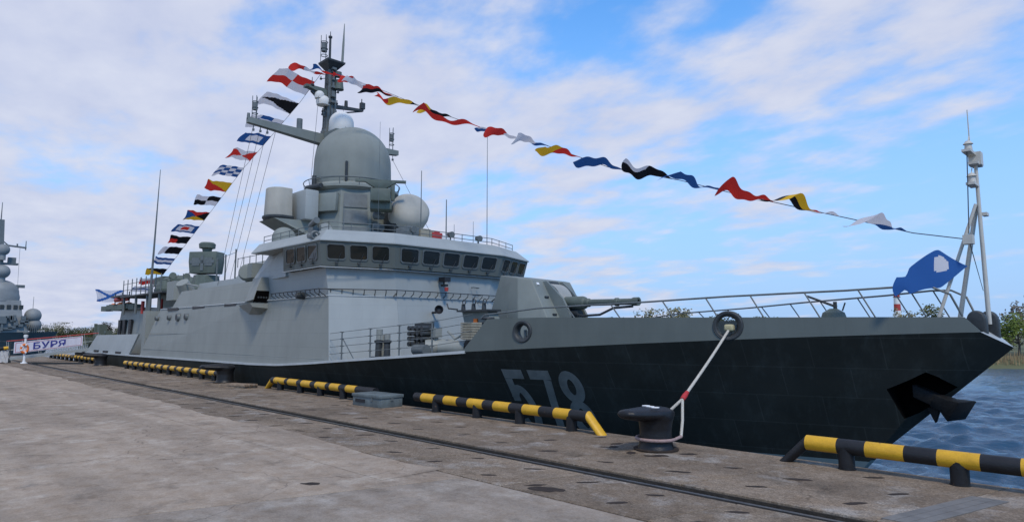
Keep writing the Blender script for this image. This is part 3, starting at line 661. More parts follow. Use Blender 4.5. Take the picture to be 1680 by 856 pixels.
# bridge block
mb = MB()
mb.loft([ring([(-33.6, 13.95), (-25.05, 13.66), (-24.1, 16.38)], 3.9), ring([(-33.0, 13.75), (-25.1, 13.5), (-24.1, 16.25)], 5.12)], False, True)
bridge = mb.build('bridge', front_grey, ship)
front_lit_faces = MB()
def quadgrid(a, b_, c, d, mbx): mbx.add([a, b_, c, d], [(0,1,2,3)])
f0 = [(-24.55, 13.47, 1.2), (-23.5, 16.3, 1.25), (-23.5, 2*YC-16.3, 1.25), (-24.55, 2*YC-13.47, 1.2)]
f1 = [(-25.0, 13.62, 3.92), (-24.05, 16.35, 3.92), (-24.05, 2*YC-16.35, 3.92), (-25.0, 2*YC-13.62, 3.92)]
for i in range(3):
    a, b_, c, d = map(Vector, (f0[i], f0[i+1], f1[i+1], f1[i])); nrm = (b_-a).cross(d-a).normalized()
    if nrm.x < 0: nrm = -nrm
    front_lit_faces.loft([[p+nrm*0.001 for p in (a, b_, c, d)], [p+nrm*0.012 for p in (a, b_, c, d)]], False, True)
front_lit_faces.build('front_lit_skin', front_grey, lower)
# window band leaning outwards
WB = [(-28.9, 13.32), (-24.9, 13.2), (-23.82, 16.08)]; WT = [(-27.9, 12.93), (-24.72, 13.02), (-23.60, 15.93)]
WB = [(-28.6, 13.30), (-24.9, 13.2), (-23.82, 16.08)]
ZB, ZT = 5.16, 6.17
mb = MB(); mb.loft([ring(WB, ZB), ring(WT, ZT)], True, False)
band = mb.build('window_band', band_grey, ship)
nb = WB+[(p[0], 2*YC-p[1]) for p in reversed(WB)]; nt = WT+[(p[0], 2*YC-p[1]) for p in reversed(WT)]
def facet_windows(i, n, e0=0.05, e1=0.05):
    a, b_ = Vector((*nb[i], ZB)), Vector((*nb[i+1], ZB)); c, d = Vector((*nt[i+1], ZT)), Vector((*nt[i], ZT))
    nrm = (b_-a).cross(d-a).normalized()
    if nrm.dot(Vector((0, 0, 1))) > 0: nrm = -nrm
    P_ = lambda s, t: (a.lerp(b_, s)).lerp(d.lerp(c, s), t)
    for k in range(n):
        w = (1-e0-e1)/n; s0 = e0+w*k+w*0.12; s1 = e0+w*(k+1)-w*0.12; t0, t1 = 0.30, 0.86
        def octo(s0, s1, t0, t1, off, cr_=0.10):
            ds, dt = (s1-s0)*cr_, (t1-t0)*cr_
            return [P_(s, t)+nrm*off for s, t in ((s0+ds, t0), (s1-ds, t0), (s1, t0+dt), (s1, t1-dt), (s1-ds, t1), (s0+ds, t1), (s0, t1-dt), (s0, t0+dt))]
        m_ = MB(); ds, dt = 0.010, 0.055
        outer0 = octo(s0-ds, s1+ds, t0-dt, t1+dt, 0.001); outer1 = octo(s0-ds, s1+ds, t0-dt, t1+dt, 0.03); inner1 = octo(s0, s1, t0, t1, 0.03); inner0 = octo(s0, s1, t0, t1, 0.006)
        m_.loft([outer0, outer1, inner1, inner0], False, False)
        wi = m_.build('window', mid_steel, band, fix=False)
        m_ = MB(); m_.add(octo(s0, s1, t0, t1, 0.008), [tuple(range(8))]); m_.build('pane', glass_mat, band, fix=False)
        m_ = MB(); q = P_((s0+s1)/2, 0.14)+nrm*0.04; m_.obox(q, b_-a, nrm, (0,0,1), 0.06, 0.05, 0.035); q = P_((s0+s1)/2+0.01, 0.16)
        m_.cyl(q+nrm*0.05, P_(s0+(s1-s0)*0.78, 0.55)+nrm*0.045, 0.012, 0.008, 6); m_.build('wiper', dark_steel, band)
facet_windows(0, 3, 0.06, 0.06); facet_windows(1, 3); facet_windows(2, 5, 0.03, 0.03); facet_windows(3, 3); facet_windows(4, 3, 0.06, 0.06)
# sill pipe under the windows, roof with leaning-in edge
mb = MB(); sp = [Vector((p[0]+0.10, p[1]-0.10, 5.10)) for p in WB[:2]]+[Vector((-23.9, 16.05, 5.10)), Vector((-23.9, 2*YC-16.05, 5.10)), Vector((-24.9, 2*YC-13.1, 5.1))]
mb.tube(sp, 0.022, 6)
for i in range(len(sp)-1):
    for t in (0.2, 0.5, 0.8):
        q = sp[i].lerp(sp[i+1], t); mb.cyl(q, q+Vector((-0.2, 0.12, -0.02)), 0.018, 0.018, 5)
mb.build('sill_pipe', trim_grey, bridge, smooth=40)
mb = MB()
mb.loft([ring([(-31.4, 12.95), (-24.66, 12.97), (-23.54, 15.90)], 6.17), ring([(-31.4, 12.95), (-24.66, 12.97), (-23.54, 15.90)], 6.215), ring([(-31.8, 13.5), (-25.1, 13.5), (-23.98, 16.1)], 6.72)], True, True)
roof = mb.build('bridge_roof', front_grey, ship)
# sloped casing behind the bridge wing
mb = MB(); mb.loft([[(-33.8, 14.0, 4.95), (-28.8, 13.5, 4.95), (-28.8, 17, 4.95), (-33.8, 17, 4.95)], [(-32.4, 14.45, 6.6), (-29.0, 13.6, 6.4), (-29.0, 17, 6.4), (-32.4, 17, 6.6)]]); mb.build('wing_casing', front_grey, bridge)
mb = MB(); mb.loft([[(-32.6, 14.2, 6.35), (-28.2, 13.4, 6.1), (-28.2, 15, 6.1), (-32.6, 15, 6.35)], [(-32.9, 13.7, 6.5), (-28.0, 13.0, 6.25), (-28.0, 15, 6.25), (-32.9, 15, 6.5)]]); mb.build('wing_platform', top_grey, bridge)
# grab rail along the bridge front
def rail_line(pts, r, drop, step, parent, m, name, inward):
    mb = MB(); P_ = [Vector(p) for p in pts]; mb.tube(P_, r, 6)
    for i in range(len(P_)-1):
        L = (P_[i+1]-P_[i]).length; n = max(1, int(L/step))
        dirn = (P_[i+1]-P_[i]).normalized(); inn = Vector((-dirn.y, dirn.x, 0)) if inward > 0 else Vector((dirn.y, -dirn.x, 0))
        for k in range(n+1):
            q = P_[i].lerp(P_[i+1], k/n); mb.tube([q, q+Vector((0, 0, -drop*0.45))+inn*0.02, q+Vector((0, 0, -drop))+inn*0.28], r*0.9, 5)
    return mb.build(name, m, parent, smooth=40)
rail_line([(-30.2, 13.5, 4.22), (-25.2, 13.3, 4.22), (-23.8, 16.2, 4.22), (-23.8, 2*YC-16.2, 4.2), (-24.6, 2*YC-14, 4.2)], 0.022, 0.28, 0.42, bridge, dark_steel, 'walkway_rail', 1)
# things on the bridge front
mb = MB(); mb.box(-23.98, -23.55, 18.6, 18.95, 4.72, 4.92); mb.box(-23.9, -23.6, 18.65, 18.85, 4.5, 4.6); mb.cyl((-23.75, 18.72, 4.5), (-23.75, 18.72, 4.92), 0.04); mb.build('signal_lamp', black_paint, bridge)
mb = MB(); mb.cyl((-23.6, 18.75, 4.28), (-23.6, 18.75, 4.45), 0.08, 0.1, 10); mb.build('red_lamp', red_mat, bridge)
mb = MB(); mb.rev((-23.3, 18.1, 3.42), [(0.05, -0.3), (0.10, -0.2), (0.20, 0), (0.17, -0.02), (0.08, -0.15)], (0.75, -0.6, 0.1), 20); mb.cyl((-23.5, 18.2, 3.3), (-23.9, 18.2, 3.3), 0.05); mb.build('loudspeaker_horn', black_paint, bridge, smooth=40)
for y, z in ((20.6, 4.55), (20.7, 4.2), (21.0, 3.85)):
    mb = MB(); mb.tube([(-24.02, y, z), (-23.85, y, z), (-23.85, y+0.35, z-0.02), (-24.02, y+0.35, z-0.02)], 0.02, 5); mb.build('climbing_rung', dark_steel, bridge)
mb = MB(); mb.cyl((-27.2, 13.62, 4.02), (-27.2, 13.3, 4.02), 0.17, 0.15, 18); mb.cyl((-27.2, 13.32, 4.02), (-27.2, 13.26, 4.02), 0.12, 0.1, 18); mb.build('searchlight', dark_steel, bridge, smooth=40)

# upper side bulwark and decoy sponson
for side in (0, 1):
    f = (lambda p: mir(p)) if side else (lambda p: p)
    mb = MB()
    prof = [(-45.6, 13.84, 3.96), (-44.4, 14.0, 4.98), (-31.2, 13.86, 5.02), (-31.0, 13.68, 3.96)]
    mb.loft([[f(p) for p in prof], [f((p[0], p[1]+0.1, p[2])) for p in prof]]); mb.build('side_screen', side_grey, ship)
    mb = MB()
    q0 = [(-34.0, 13.75, 3.97), (-31.05, 12.98, 3.97), (-31.05, 13.9, 3.97), (-34.0, 13.9, 3.97)]; q1 = [(-33.2, 13.88, 5.06), (-31.05, 13.35, 5.06), (-31.05, 14.7, 5.06), (-33.2, 14.7, 5.06)]
    mb.loft([[f(p) for p in q0], [f(p) for p in q1]]); sp_ = mb.build('decoy_sponson', side_grey, ship)
    mb = MB(); q0 = [(-34.3, 13.74, 3.62), (-31.0, 12.95, 3.62), (-30.9, 13.75, 3.55), (-34.0, 13.8, 3.55)]; q1 = [(p[0], p[1]-0.12 if i < 2 else p[1], 3.80) for i, p in enumerate(q0)]
    mb.loft([[f(p) for p in [(-33.2, 13.7, 3.30), (-31.6, 13.55, 3.30), (-31.5, 13.75, 3.30), (-33.0, 13.78, 3.30)]], [f(p) for p in q0], [f(p) for p in q1]]); mb.build('shelf', side_grey, sp_)
    mb = MB()
    fr = [(-31.04, 12.98, 3.84), (-31.03, 13.72, 3.84), (-31.03, 13.74, 4.40), (-31.04, 13.14, 4.40)]
    mb.loft([[f(p) for p in fr], [f((p[0]+0.02, p[1], p[2])) for p in fr]], True, True); mb.build('launcher_opening', pocket_mat, sp_)  # flat plate, the dark inside of the opening is only its colour
    mb = MB()
    for i in range(4): mb.cyl(f((-31.02, 13.22+0.13*i, 4.08)), f((-30.99, 13.22+0.13*i, 4.08)), 0.05, 0.05, 10)
    mb.build('launcher_tube', dark_steel, sp_)
# side openings, ports and vents on the long wall
def wall_y(z): return 13.43+(z-1.0)*(0.30/2.92)
def wall_y2(x, z): return wall_y(z) if z < 3.92 else 13.9
for x0, x1 in ((-46.2, -44.2), (-41.6, -39.6), (-36.5, -34.9)):
    mb = MB(); z0 = 3.86; mb.box(x0, x1, wall_y(3.8)-0.012+0.05*(x0 < -38), wall_y(3.8)+0.2, z0-0.06, z0+0.10); mb.build('wall_scupper', black_paint, lower)
for x, w in ((-48.0, 0.35), (-45.5, 0.35), (-43.8, 0.55), (-42.3, 0.45)):
    mb = MB(); mb.cyl((x, wall_y(3.3)+0.05, 3.35), (x, wall_y(3.3)-0.10, 3.35), w*0.5, w*0.42, 14); mb.cyl((x, wall_y(3.3)-0.09, 3.33), (x, wall_y(3.3)-0.105, 3.33), w*0.3, w*0.3, 14, 1); mb.build('side_port', [mid_steel, black_paint], lower, smooth=40)
# long weld seams on the side wall
for z in (1.32, 2.35):
    mb = MB(); mb.tube([(-50.0, wall_y(z)-0.002, z), (-24.9, wall_y(z)+0.01, z)], 0.012, 5); mb.build('weld_seam', side_grey, lower)

# upper deck house behind the screens
mb = MB(); mb.loft([ring([(-47.0, 15.3), (-32.5, 15.3)], 3.9), ring([(-46.0, 15.6), (-32.5, 15.6)], 5.65)], False, True)
mb.loft([ring([(-41.0, 15.8), (-31.0, 15.6)], 5.6), ring([(-38.8, 16.2), (-31.0, 16.0)], 6.55)], False, True)
house = mb.build('upper_deck_house', front_grey, ship)

# ---- radar tower and main radome
TX = -32.7
def ngon(cx, cy, r, z, n=10, a0=0.0): return [(cx+r*math.cos(a0+2*math.pi*i/n), cy+r*math.sin(a0+2*math.pi*i/n), z) for i in range(n)]
A0 = R(-67)-math.pi/10+math.pi/10
A0 = R(-62+18)
mb = MB(); mb.loft([ngon(TX, YC, 2.85, 6.6, 10, A0), ngon(TX, YC, 2.42, 10.05, 10, A0)], False, True)
tower = mb.build('radar_tower', top_grey, ship)
mb = MB(); mb.rev((TX, YC, 10.02), [(2.4, 0), (2.6, 0.12), (2.6, 0.24), (2.35, 0.34), (2.2, 0.46)], n=40); mb.build('tower_rim', dome_grey, tower, smooth=30)
mb = MB(); mb.torus((TX, YC, 10.62), (0,0,1), 2.66, 0.025, 48, 6)
for i in range(16):
    a = 2*math.pi*i/16; c, s_ = math.cos(a), math.sin(a); mb.cyl((TX+2.58*c, YC+2.58*s_, 10.2), (TX+2.66*c, YC+2.66*s_, 10.62), 0.02, 0.02, 5)
mb.build('tower_rail', mid_steel, tower)
prof = [(2.10, 0.0), (2.16, 0.25), (2.15, 0.9), (2.13, 1.45)]+[(2.13*math.cos(a), 1.45+2.15*math.sin(a)) for a in [R(6*i) for i in range(1, 16)]]
mb = MB(); mb.rev((TX, YC, 10.42), prof, n=64); dome = mb.build('main_radome', dome_grey, ship, smooth=40)
mb = MB(); mb.torus((TX, YC, 10.72), (0,0,1), 2.15, 0.03, 64, 6); mb.build('radome_seam', top_grey, dome)
mb = MB(); mb.box(-31.02, -30.92, 17.65, 17.77, 10.45, 11.55) ; mb.build('radome_bracket', dark_steel, dome)
# flat array panels on the tower facets that face the quay
def on_facet(k, s, z, off):
    """point on tower facet k, s across (-1..1)"""
    a = A0+2*math.pi*(k+0.5)/10; t = (z-6.6)/3.45; r = (2.85+(2.42-2.85)*t); ap = r*math.cos(math.pi/10); hw = r*math.sin(math.pi/10)
    nx, ny = math.cos(a), math.sin(a)
    return Vector((TX+nx*(ap+off)-ny*s*hw, YC+ny*(ap+off)+nx*s*hw, z))
for k in (9, 8, 0):
    if k == 9:
        mb = MB(); mb.loft([[on_facet(k, s, z, o_) for s, z in ((-0.9, 8.75), (0.9, 8.75), (0.9, 9.75), (-0.9, 9.75))] for o_ in (0.0, 0.32)]); bevel(mb.build('array_panel', top_grey, tower), 0.03)
        mb = MB(); arcp = [(math.cos(R(a))*0.8, 7.0+1.15*math.sin(R(a))) for a in range(0, 181, 12)]
        mb.loft([[on_facet(k, s, z, 0.01) for s, z in arcp], [on_facet(k, s, z, 0.07) for s, z in arcp]]); mb.build('access_plate', front_grey, tower)
    if k == 0:
        for j in range(3):
            mb = MB(); mb.loft([[on_facet(k, s, z, o_) for s, z in ((-0.8, 7.2+j*0.9), (0.8, 7.2+j*0.9), (0.8, 7.95+j*0.9), (-0.8, 7.95+j*0.9))] for o_ in (0.0, 0.06)]); mb.build('array_tile', mid_steel, tower)
    if k == 8:
        for s0 in (-0.85, -0.28, 0.29):
            mb = MB(); mb.loft([[on_facet(k, s, z, o_) for s, z in ((s0, 8.0), (s0+0.5, 8.0), (s0+0.5, 9.9), (s0, 9.9))] for o_ in (0.0, 0.12)]); mb.build('array_tile', front_grey, tower)
# poles in front of the tower
for x, y, z0, z1, r in ((-28.3, 16.1, 6.7, 8.6, 0.03), (-27.6, 17.6, 6.7, 12.9, 0.012), (-26.8, 19.6, 6.7, 10.6, 0.03), (-25.5, 20.2, 6.7, 9.0, 0.035), (-24.3, 21.85, 6.7, 12.45, 0.02), (-24.6, 21.2, 6.7, 7.9, 0.015), (-24.5, 19.9, 6.7, 7.6, 0.015)):
    MB().cyl((x, y, z0), (x, y, z1), r, r*0.6, 6).build('whip_antenna', mid_steel, ship)
# search radar pot on its sponson (camera side)
mb = MB(); SY = 15.15; SX = -33.2
pts = [(SX+0.75*math.cos(R(a)), SY-0.2+0.62*math.sin(R(a))) for a in range(-180, 1, 15)]+[(SX+0.72, SY+0.35), (SX-0.72, SY+0.35)]
mb.loft([[(x*1.0, y, 8.45) for x, y in pts], [(SX+(x-SX)*0.94, SY+(y-SY)*0.92, 9.95) for x, y in pts]])
pot = bevel(mb.build('search_radar', pale_dome, ship), 0.05, 3)
mb = MB(); mb.loft([[(x*1.0, y, 8.24) for x, y in pts], [(SX+(x-SX)*1.1, SY+(y-SY)*1.1, 8.36) for x, y in pts], [(SX+(x-SX)*1.1, SY+(y-SY)*1.1, 8.45) for x, y in pts]]); mb.build('radar_base', dark_steel, pot)
mb = MB(); mb.loft([[(-34.2, 17.2, 7.3), (-31.8, 17.2, 7.3), (-31.8, 16.5, 7.3), (-34.2, 16.5, 7.3)], [(-34.3, 17.2, 8.25), (-31.9, 17.2, 8.25), (-32.3, 14.4, 8.25), (-34.1, 14.4, 8.25)]]); mb.build('radar_sponson', top_grey, ship)
mb = MB(); mb.box(-33.6, -31.6, 15.75, 16.5, 8.25, 9.85); bevel(mb.build('equipment_locker', front_grey, ship), 0.06)
mb = MB(); mb.cyl((-32.6, 16.7, 10.25), (-32.6, 16.7, 10.85), 0.14, 0.12, 12); mb.cyl((-32.8, 16.4, 10.15), (-31.6, 16.6, 10.15), 0.14, 0.14, 12); mb.build('optical_head', dark_steel, ship, smooth=40)
# small dome on the wing
mb = MB(); mb.rev((-31.8, 14.75, 6.85), [(0.50, 0), (0.58, 0.08), (0.58, 0.32)]+[(0.58*math.cos(R(a)), 0.32+0.55*math.sin(R(a))) for a in range(10, 91, 10)], n=32); sd_ = mb.build('small_radome', dome_grey, ship, smooth=40)
mb = MB(); mb.cyl((-31.8, 14.75, 6.2), (-31.8, 14.75, 6.86), 0.32, 0.36, 20); mb.build('pedestal', top_grey, sd_, smooth=40)
# fire-control drum radome, pale, on the front of the tower
ax = Vector((0.80, -0.25, 0.42)).normalized(); fc = Vector((-28.9, 20.35, 8.75))
mb = MB(); mb.rev(fc, [(0.88, -0.7), (1.02, -0.55), (1.06, 0.1), (1.01, 0.42), (0.85, 0.62), (0.55, 0.75), (0.23, 0.80), (0.02, 0.81)], ax, 48); fcr = mb.build('fire_control_radar', pale_dome, ship, smooth=35)
mb = MB(); mb.rev(fc, [(0.5, -1.5), (0.75, -1.4), (0.8, -0.8), (0.98, -0.74)], ax, 28); mb.cyl((-29.5, 20.2, 6.7), (-29.4, 20.2, 8.3), 0.75, 0.6, 20); mb.box(-30.0, -28.9, 19.5, 19.75, 7.6, 9.2); mb.build('radar_mount', dark_steel, fcr, smooth=40)
mb = MB()
for z in (7.6, 8.0, 8.6): mb.cyl((-29.9, 18.9, z), (-29.4, 19.0, z-0.1), 0.22, 0.18, 12)
mb.build('cable_drum', mid_steel, fcr, smooth=40)
# navigation radar bar
mb = MB(); bc = Vector((-28.6, 18.35, 10.15)); bd = Vector((0.55, 0.83, 0)).normalized(); bn = Vector((bd.y, -bd.x, 0))
mb.obox(bc, bd, bn, (0,0,1), 1.28, 0.10, 0.06)
nav = mb.build('navigation_radar', olive_grey, ship)
mb = MB(); mb.loft([[bc+bd*i*0.8+bn*j*0.16+Vector((0,0,-0.06)) for i, j in ((-1,-1),(1,-1),(1,1),(-1,1))], [bc+bd*i*0.22+bn*j*0.14+Vector((0,0,-0.42)) for i, j in ((-1,-1),(1,-1),(1,1),(-1,1))]]); mb.obox(bc+Vector((0,0,-0.75)), bd, bn, (0,0,1), 0.5, 0.35, 0.32); mb.obox(bc+bd*0.62+Vector((0,0,-0.5)), bd, bn, (0,0,1), 0.1, 0.12, 0.5)
mb.obox(bc+Vector((-0.4, 0.3, -1.25)), bd, bn, (0,0,1), 0.55, 0.5, 0.2); bevel(mb.build('radar_pedestal', pale_dome if False else olive_grey, nav), 0.03)
# roof clutter
for x, y, z, sx, sy, sz, m in ((-25.3, 17.75, 6.72, 0.45, 0.35, 0.55, mid_steel), (-25.2, 18.55, 6.72, 0.4, 0.4, 0.5, tan_mat), (-25.0, 19.1, 6.72, 0.25, 0.3, 0.42, red_mat), (-24.9, 19.6, 6.72, 0.2, 0.25, 0.28, white_paint)):
    mb = MB(); mb.box(x-sx, x+sx, y-sy, y+sy, z, z+sz); mb.box(x-sx*0.7, x+sx*0.7, y-sy*0.7, y+sy*0.7, z+sz, z+sz+0.06); bevel(mb.build('roof_locker', m, ship), 0.03)
for x, y in ((-24.15, 19.4), (-24.2, 21.2), (-24.1, 17.2)):
    mb = MB(); mb.cyl((x, y, 6.6), (x, y, 6.95), 0.03, 0.03, 6); mb.cyl((x-0.12, y, 7.02), (x+0.18, y-0.05, 6.98), 0.12, 0.15, 14); mb.build('floodlight', mid_steel, roof, smooth=40)
# camera gimbal on the roof corner
mb = MB(); mb.cyl((-25.9, 13.6, 6.4), (-25.9, 13.6, 7.0), 0.06); mb.cyl((-26.5, 13.5, 7.05), (-25.6, 13.3, 7.15), 0.12, 0.14, 12); mb.cyl((-26.2, 13.3, 6.55), (-25.4, 13.1, 6.4), 0.13, 0.13, 12); mb.torus((-25.3, 13.1, 6.45), (1, -0.3, 0), 0.16, 0.05, 18, 8); mb.obox((-26.1, 13.4, 6.75), (1,0,0), (0,1,0), (0,0,1), 0.2, 0.14, 0.14); mb.build('stabilised_camera', mid_steel, roof, smooth=40)
# roof rail
mb = MB(); rp = [(-31.5, 13.6, 6.75), (-25.15, 13.62, 6.75), (-24.1, 16.2, 6.75), (-24.1, 2*YC-16.2, 6.75), (-25.2, 2*YC-13.7, 6.75)]
for zz in (0.12, 0.32): mb.tube([(p[0], p[1], p[2]+zz) for p in rp], 0.018, 5)
for i in range(len(rp)-1):
    a, b_ = Vector(rp[i]), Vector(rp[i+1]); n = max(2, int((b_-a).length/0.9))
    for k in range(n+1): q = a.lerp(b_, k/n); mb.cyl(q+Vector((0,0,-0.05)), q+Vector((0,0,0.34)), 0.018, 0.018, 5)
mb.build('roof_rail', mid_steel, roof)

# ---- main mast
MX = -35.6
mb = MB()
def sq(cx, cy, h, z): return [(cx-h, cy-h, z), (cx+h, cy-h, z), (cx+h, cy+h, z), (cx-h, cy+h, z)]
mb.loft([sq(MX, YC, 0.95, 6.4), sq(MX, YC, 0.55, 13.2), sq(MX, YC, 0.30, 14.8), sq(MX, YC, 0.24, 18.45)])
mast = mb.build('mast', mid_steel, ship)
mb = MB()
g = random.Random(9)
for i in range(26):
    z = 13.6+i*0.19; a = g.choice((0, 1, 2, 3)); dx, dy = ((0.34, 0), (-0.34, 0), (0, 0.34), (0, -0.34))[a]; s_ = g.uniform(0.05, 0.15)
    MB().obox((MX+dx, YC+dy, z), (1,0,0), (0,1,0), (0,0,1), s_, s_, g.uniform(0.06, 0.14)).build('mast_fitting', mid_steel, mast)
for i in range(14):
    z = 14.9+i*0.25; a = i*2.4; L = g.uniform(0.35, 0.75); p = Vector((MX+0.2*math.cos(a), YC+0.2*math.sin(a), z)); q = Vector((MX+L*math.cos(a), YC+L*math.sin(a), z+g.uniform(-0.05, 0.12)))
    mb = MB(); mb.cyl(p, q, 0.025, 0.02, 6); mb.cyl(q, q+Vector((0, 0, g.uniform(0.12, 0.4))), 0.03, 0.03, 6); mb.obox(q, (1,0,0), (0,1,0), (0,0,1), 0.05, 0.05, 0.05); mb.build('mast_aerial', dark_steel, mast)
for dx, dy in ((0.27, 0.1), (0.27, -0.08), (-0.1, -0.27), (0.12, -0.28)):
    MB().tube([(MX+dx, YC+dy, 18.3), (MX+dx*1.1, YC+dy*1.1, 16.5), (MX+dx*1.3, YC+dy*1.3, 14.6)], 0.022, 5).build('cable_run', dark_steel, mast)
mb = MB(); mb.loft([sq(MX, YC, 0.24, 18.3), sq(MX+0.1, YC, 0.58, 18.7), sq(MX+0.1, YC, 0.60, 18.8)]); mb.build('top_platform', dark_steel, mast)
def lattice(b, x, y, z, h, w=0.16):
    for i in range(3):
        a = 2.1*i; b.cyl((x+w*math.cos(a), y+w*math.sin(a), z), (x+w*math.cos(a), y+w*math.sin(a), z+h), 0.02, 0.02, 5)
    for zz in (0.25, 0.5, 0.75): b.torus((x, y, z+h*zz), (0,0,1), w, 0.025, 12, 5)
    b.cyl((x, y, z+h*0.4), (x, y, z+h*0.72), w*0.9, w*0.9, 10)
mb = MB(); lattice(mb, MX-0.25, YC-0.35, 18.85, 1.7, 0.2); mb.build('lattice_antenna', mid_steel, mast)
mb = MB(); mb.cyl((MX+0.0, YC-0.1, 18.8), (MX, YC-0.1, 20.4), 0.08, 0.07, 10); mb.cyl((MX, YC-0.1, 20.4), (MX, YC-0.1, 20.5), 0.12, 0.12, 10); mb.cyl((MX, YC-0.1, 20.5), (MX, YC-0.1, 20.8), 0.03, 0.02, 6); mb.build('pole_antenna', dark_steel, mast)
mb = MB(); mb.tube([(MX+0.55, YC+0.45, 18.8), (MX+0.57, YC+0.48, 20.0), (MX+0.6, YC+0.5, 21.3)], [0.08, 0.07, 0.02], 8); mb.build('pole_antenna', top_grey, mast, smooth=40)
mb = MB(); mb.cyl((MX+0.45, YC+0.35, 17.1), (MX+0.45, YC+0.35, 17.7), 0.28, 0.2, 14); mb.cyl((MX+0.4, YC+0.3, 17.9), (MX+0.4, YC+0.3, 18.2), 0.2, 0.2, 12); mb.obox((MX-0.1, YC-0.7, 17.0), (1,0,0), (0,1,0), (0,0,1), 0.2, 0.9, 0.08); mb.loft([[(MX-0.2, YC-0.3, 16.6), (MX+0.2, YC-0.3, 16.6), (MX+0.2, YC-0.3, 16.95), (MX-0.2, YC-0.3, 16.95)], [(MX-0.2, YC-1.5, 16.9), (MX+0.2, YC-1.5, 16.9), (MX+0.2, YC-1.5, 16.98), (MX-0.2, YC-1.5, 16.98)]]); mb.build('sensor_platform', olive_grey, mast, smooth=30)
# main yard, across the ship
mb = MB()
for s_ in (-1, 1):
    mb.loft([[(MX-0.28, YC, 13.55), (MX+0.28, YC, 13.55), (MX+0.28, YC, 14.2), (MX-0.28, YC, 14.2)], [(MX-0.16, YC+s_*4.95, 13.95), (MX+0.16, YC+s_*4.95, 13.95), (MX+0.16, YC+s_*4.95, 14.25), (MX-0.16, YC+s_*4.95, 14.25)]])
yard = mb.build('main_yard', top_grey, mast)
for y, h in ((-4.55, 1.35), (4.5, 1.5)):
    mb = MB(); lattice(mb, MX, YC+y, 14.22, h, 0.15); mb.build('lattice_antenna', mid_steel, mast)
MB().cyl((MX, YC-4.9, 14.2), (MX, YC-4.9, 14.5), 0.1, 0.08, 8).build('yard_lamp', mid_steel, mast, smooth=40)
MB().cyl((MX, YC-1.9, 14.15), (MX, YC-1.9, 14.85), 0.17, 0.17, 12).build('yard_antenna', mid_steel, mast, smooth=40)
for y in (-4.6, -4.2, -3.8, 4.6, 4.2):
    mb = MB(); mb.cyl((MX, YC+y, 13.98), (MX, YC+y, 13.65), 0.02, 0.02, 5); mb.obox((MX, YC+y, 13.62), (1,0,0), (0,1,0), (0,0,1), 0.05, 0.05, 0.06); mb.build('halyard_block', mid_steel, mast)
# upper yard arms
mb = MB()
for (y1, z1, y0, z0) in ((-1.25, 16.75, 0, 15.9), (2.3, 16.35, 0, 16.1)):
    mb.loft([[(MX-0.1, YC+y0, z0-0.12), (MX+0.1, YC+y0, z0-0.12), (MX+0.1, YC+y0, z0+0.12), (MX-0.1, YC+y0, z0+0.12)], [(MX-0.08, YC+y1, z1-0.06), (MX+0.08, YC+y1, z1-0.06), (MX+0.08, YC+y1, z1+0.08), (MX-0.08, YC+y1, z1+0.08)]])
mb.cyl((MX, YC+2.25, 16.3), (MX, YC+0.3, 15.7), 0.05, 0.05, 6); mb.cyl((MX, YC+2.2, 16.4), (MX, YC+2.2, 17.1), 0.04, 0.03, 6); mb.obox((MX, YC+2.25, 16.65), (1,0,0), (0,1,0), (0,0,1), 0.12, 0.14, 0.2)
mb.cyl((MX, YC+1.1, 16.3), (MX, YC+1.1, 16.7), 0.12, 0.1, 10); mb.cyl((MX, YC-1.2, 16.8), (MX, YC-1.2, 17.6), 0.03, 0.02, 6); mb.obox((MX, YC-1.2, 17.0), (1,0,0), (0,1,0), (0,0,1), 0.1, 0.1, 0.16)
mb.build('upper_yard', dark_steel, mast)
for y, r, z in ((-0.75, 0.3, 16.55), (-0.5, 0.42, 16.2)):
    mb = MB(); mb.rev((MX+0.1, YC+y, z), [(r*0.9, -0.2), (r, 0), (r*0.92, r*0.4), (r*0.6, r*0.8), (0.02, r)], n=20); mb.build('satcom_dome', white_dome, mast, smooth=40)
mb = MB(); mb.rev((MX+1.2, YC+0.15, 14.15), [(0.68, 0), (0.74, 0.1), (0.72, 0.55)]+[(0.72*math.cos(R(a)), 0.6+0.72*math.sin(R(a))) for a in range(5, 91, 9)], n=36); wd = mb.build('white_radome', white_dome, mast, smooth=40)
mb = MB(); mb.loft([sq(MX+0.7, YC+0.1, 0.4, 13.2), sq(MX+1.2, YC+0.15, 0.72, 13.85), sq(MX+1.2, YC+0.15, 0.76, 14.15)]); mb.build('radome_bracket', top_grey, mast)
# halyards from the yard
for y, x1, y1, z1 in ((-4.6, -43.0, 15.6, 5.0), (-4.2, -42.4, 15.7, 5.0), (-3.8, -41.6, 15.8, 5.2), (-3.3, -40.5, 15.9, 5.6)):
    MB().tube([(MX, YC+y, 13.9), (x1, y1, z1)], 0.012, 4).build('halyard', wire_mat, ship)
MB().tube([(MX+0.3, YC-0.9, 16.5), (-33.6, 17.0, 10.5)], 0.012, 4).build('halyard', wire_mat, ship)
MB().tube([(MX+0.5, YC+0.6, 16.2), (-31.0, 18.0, 10.9)], 0.012, 4).build('halyard', wire_mat, ship)
MB().tube([(MX, YC+4.6, 13.6), (-29, 22.5, 7)], 0.012, 4).build('halyard', wire_mat, ship)

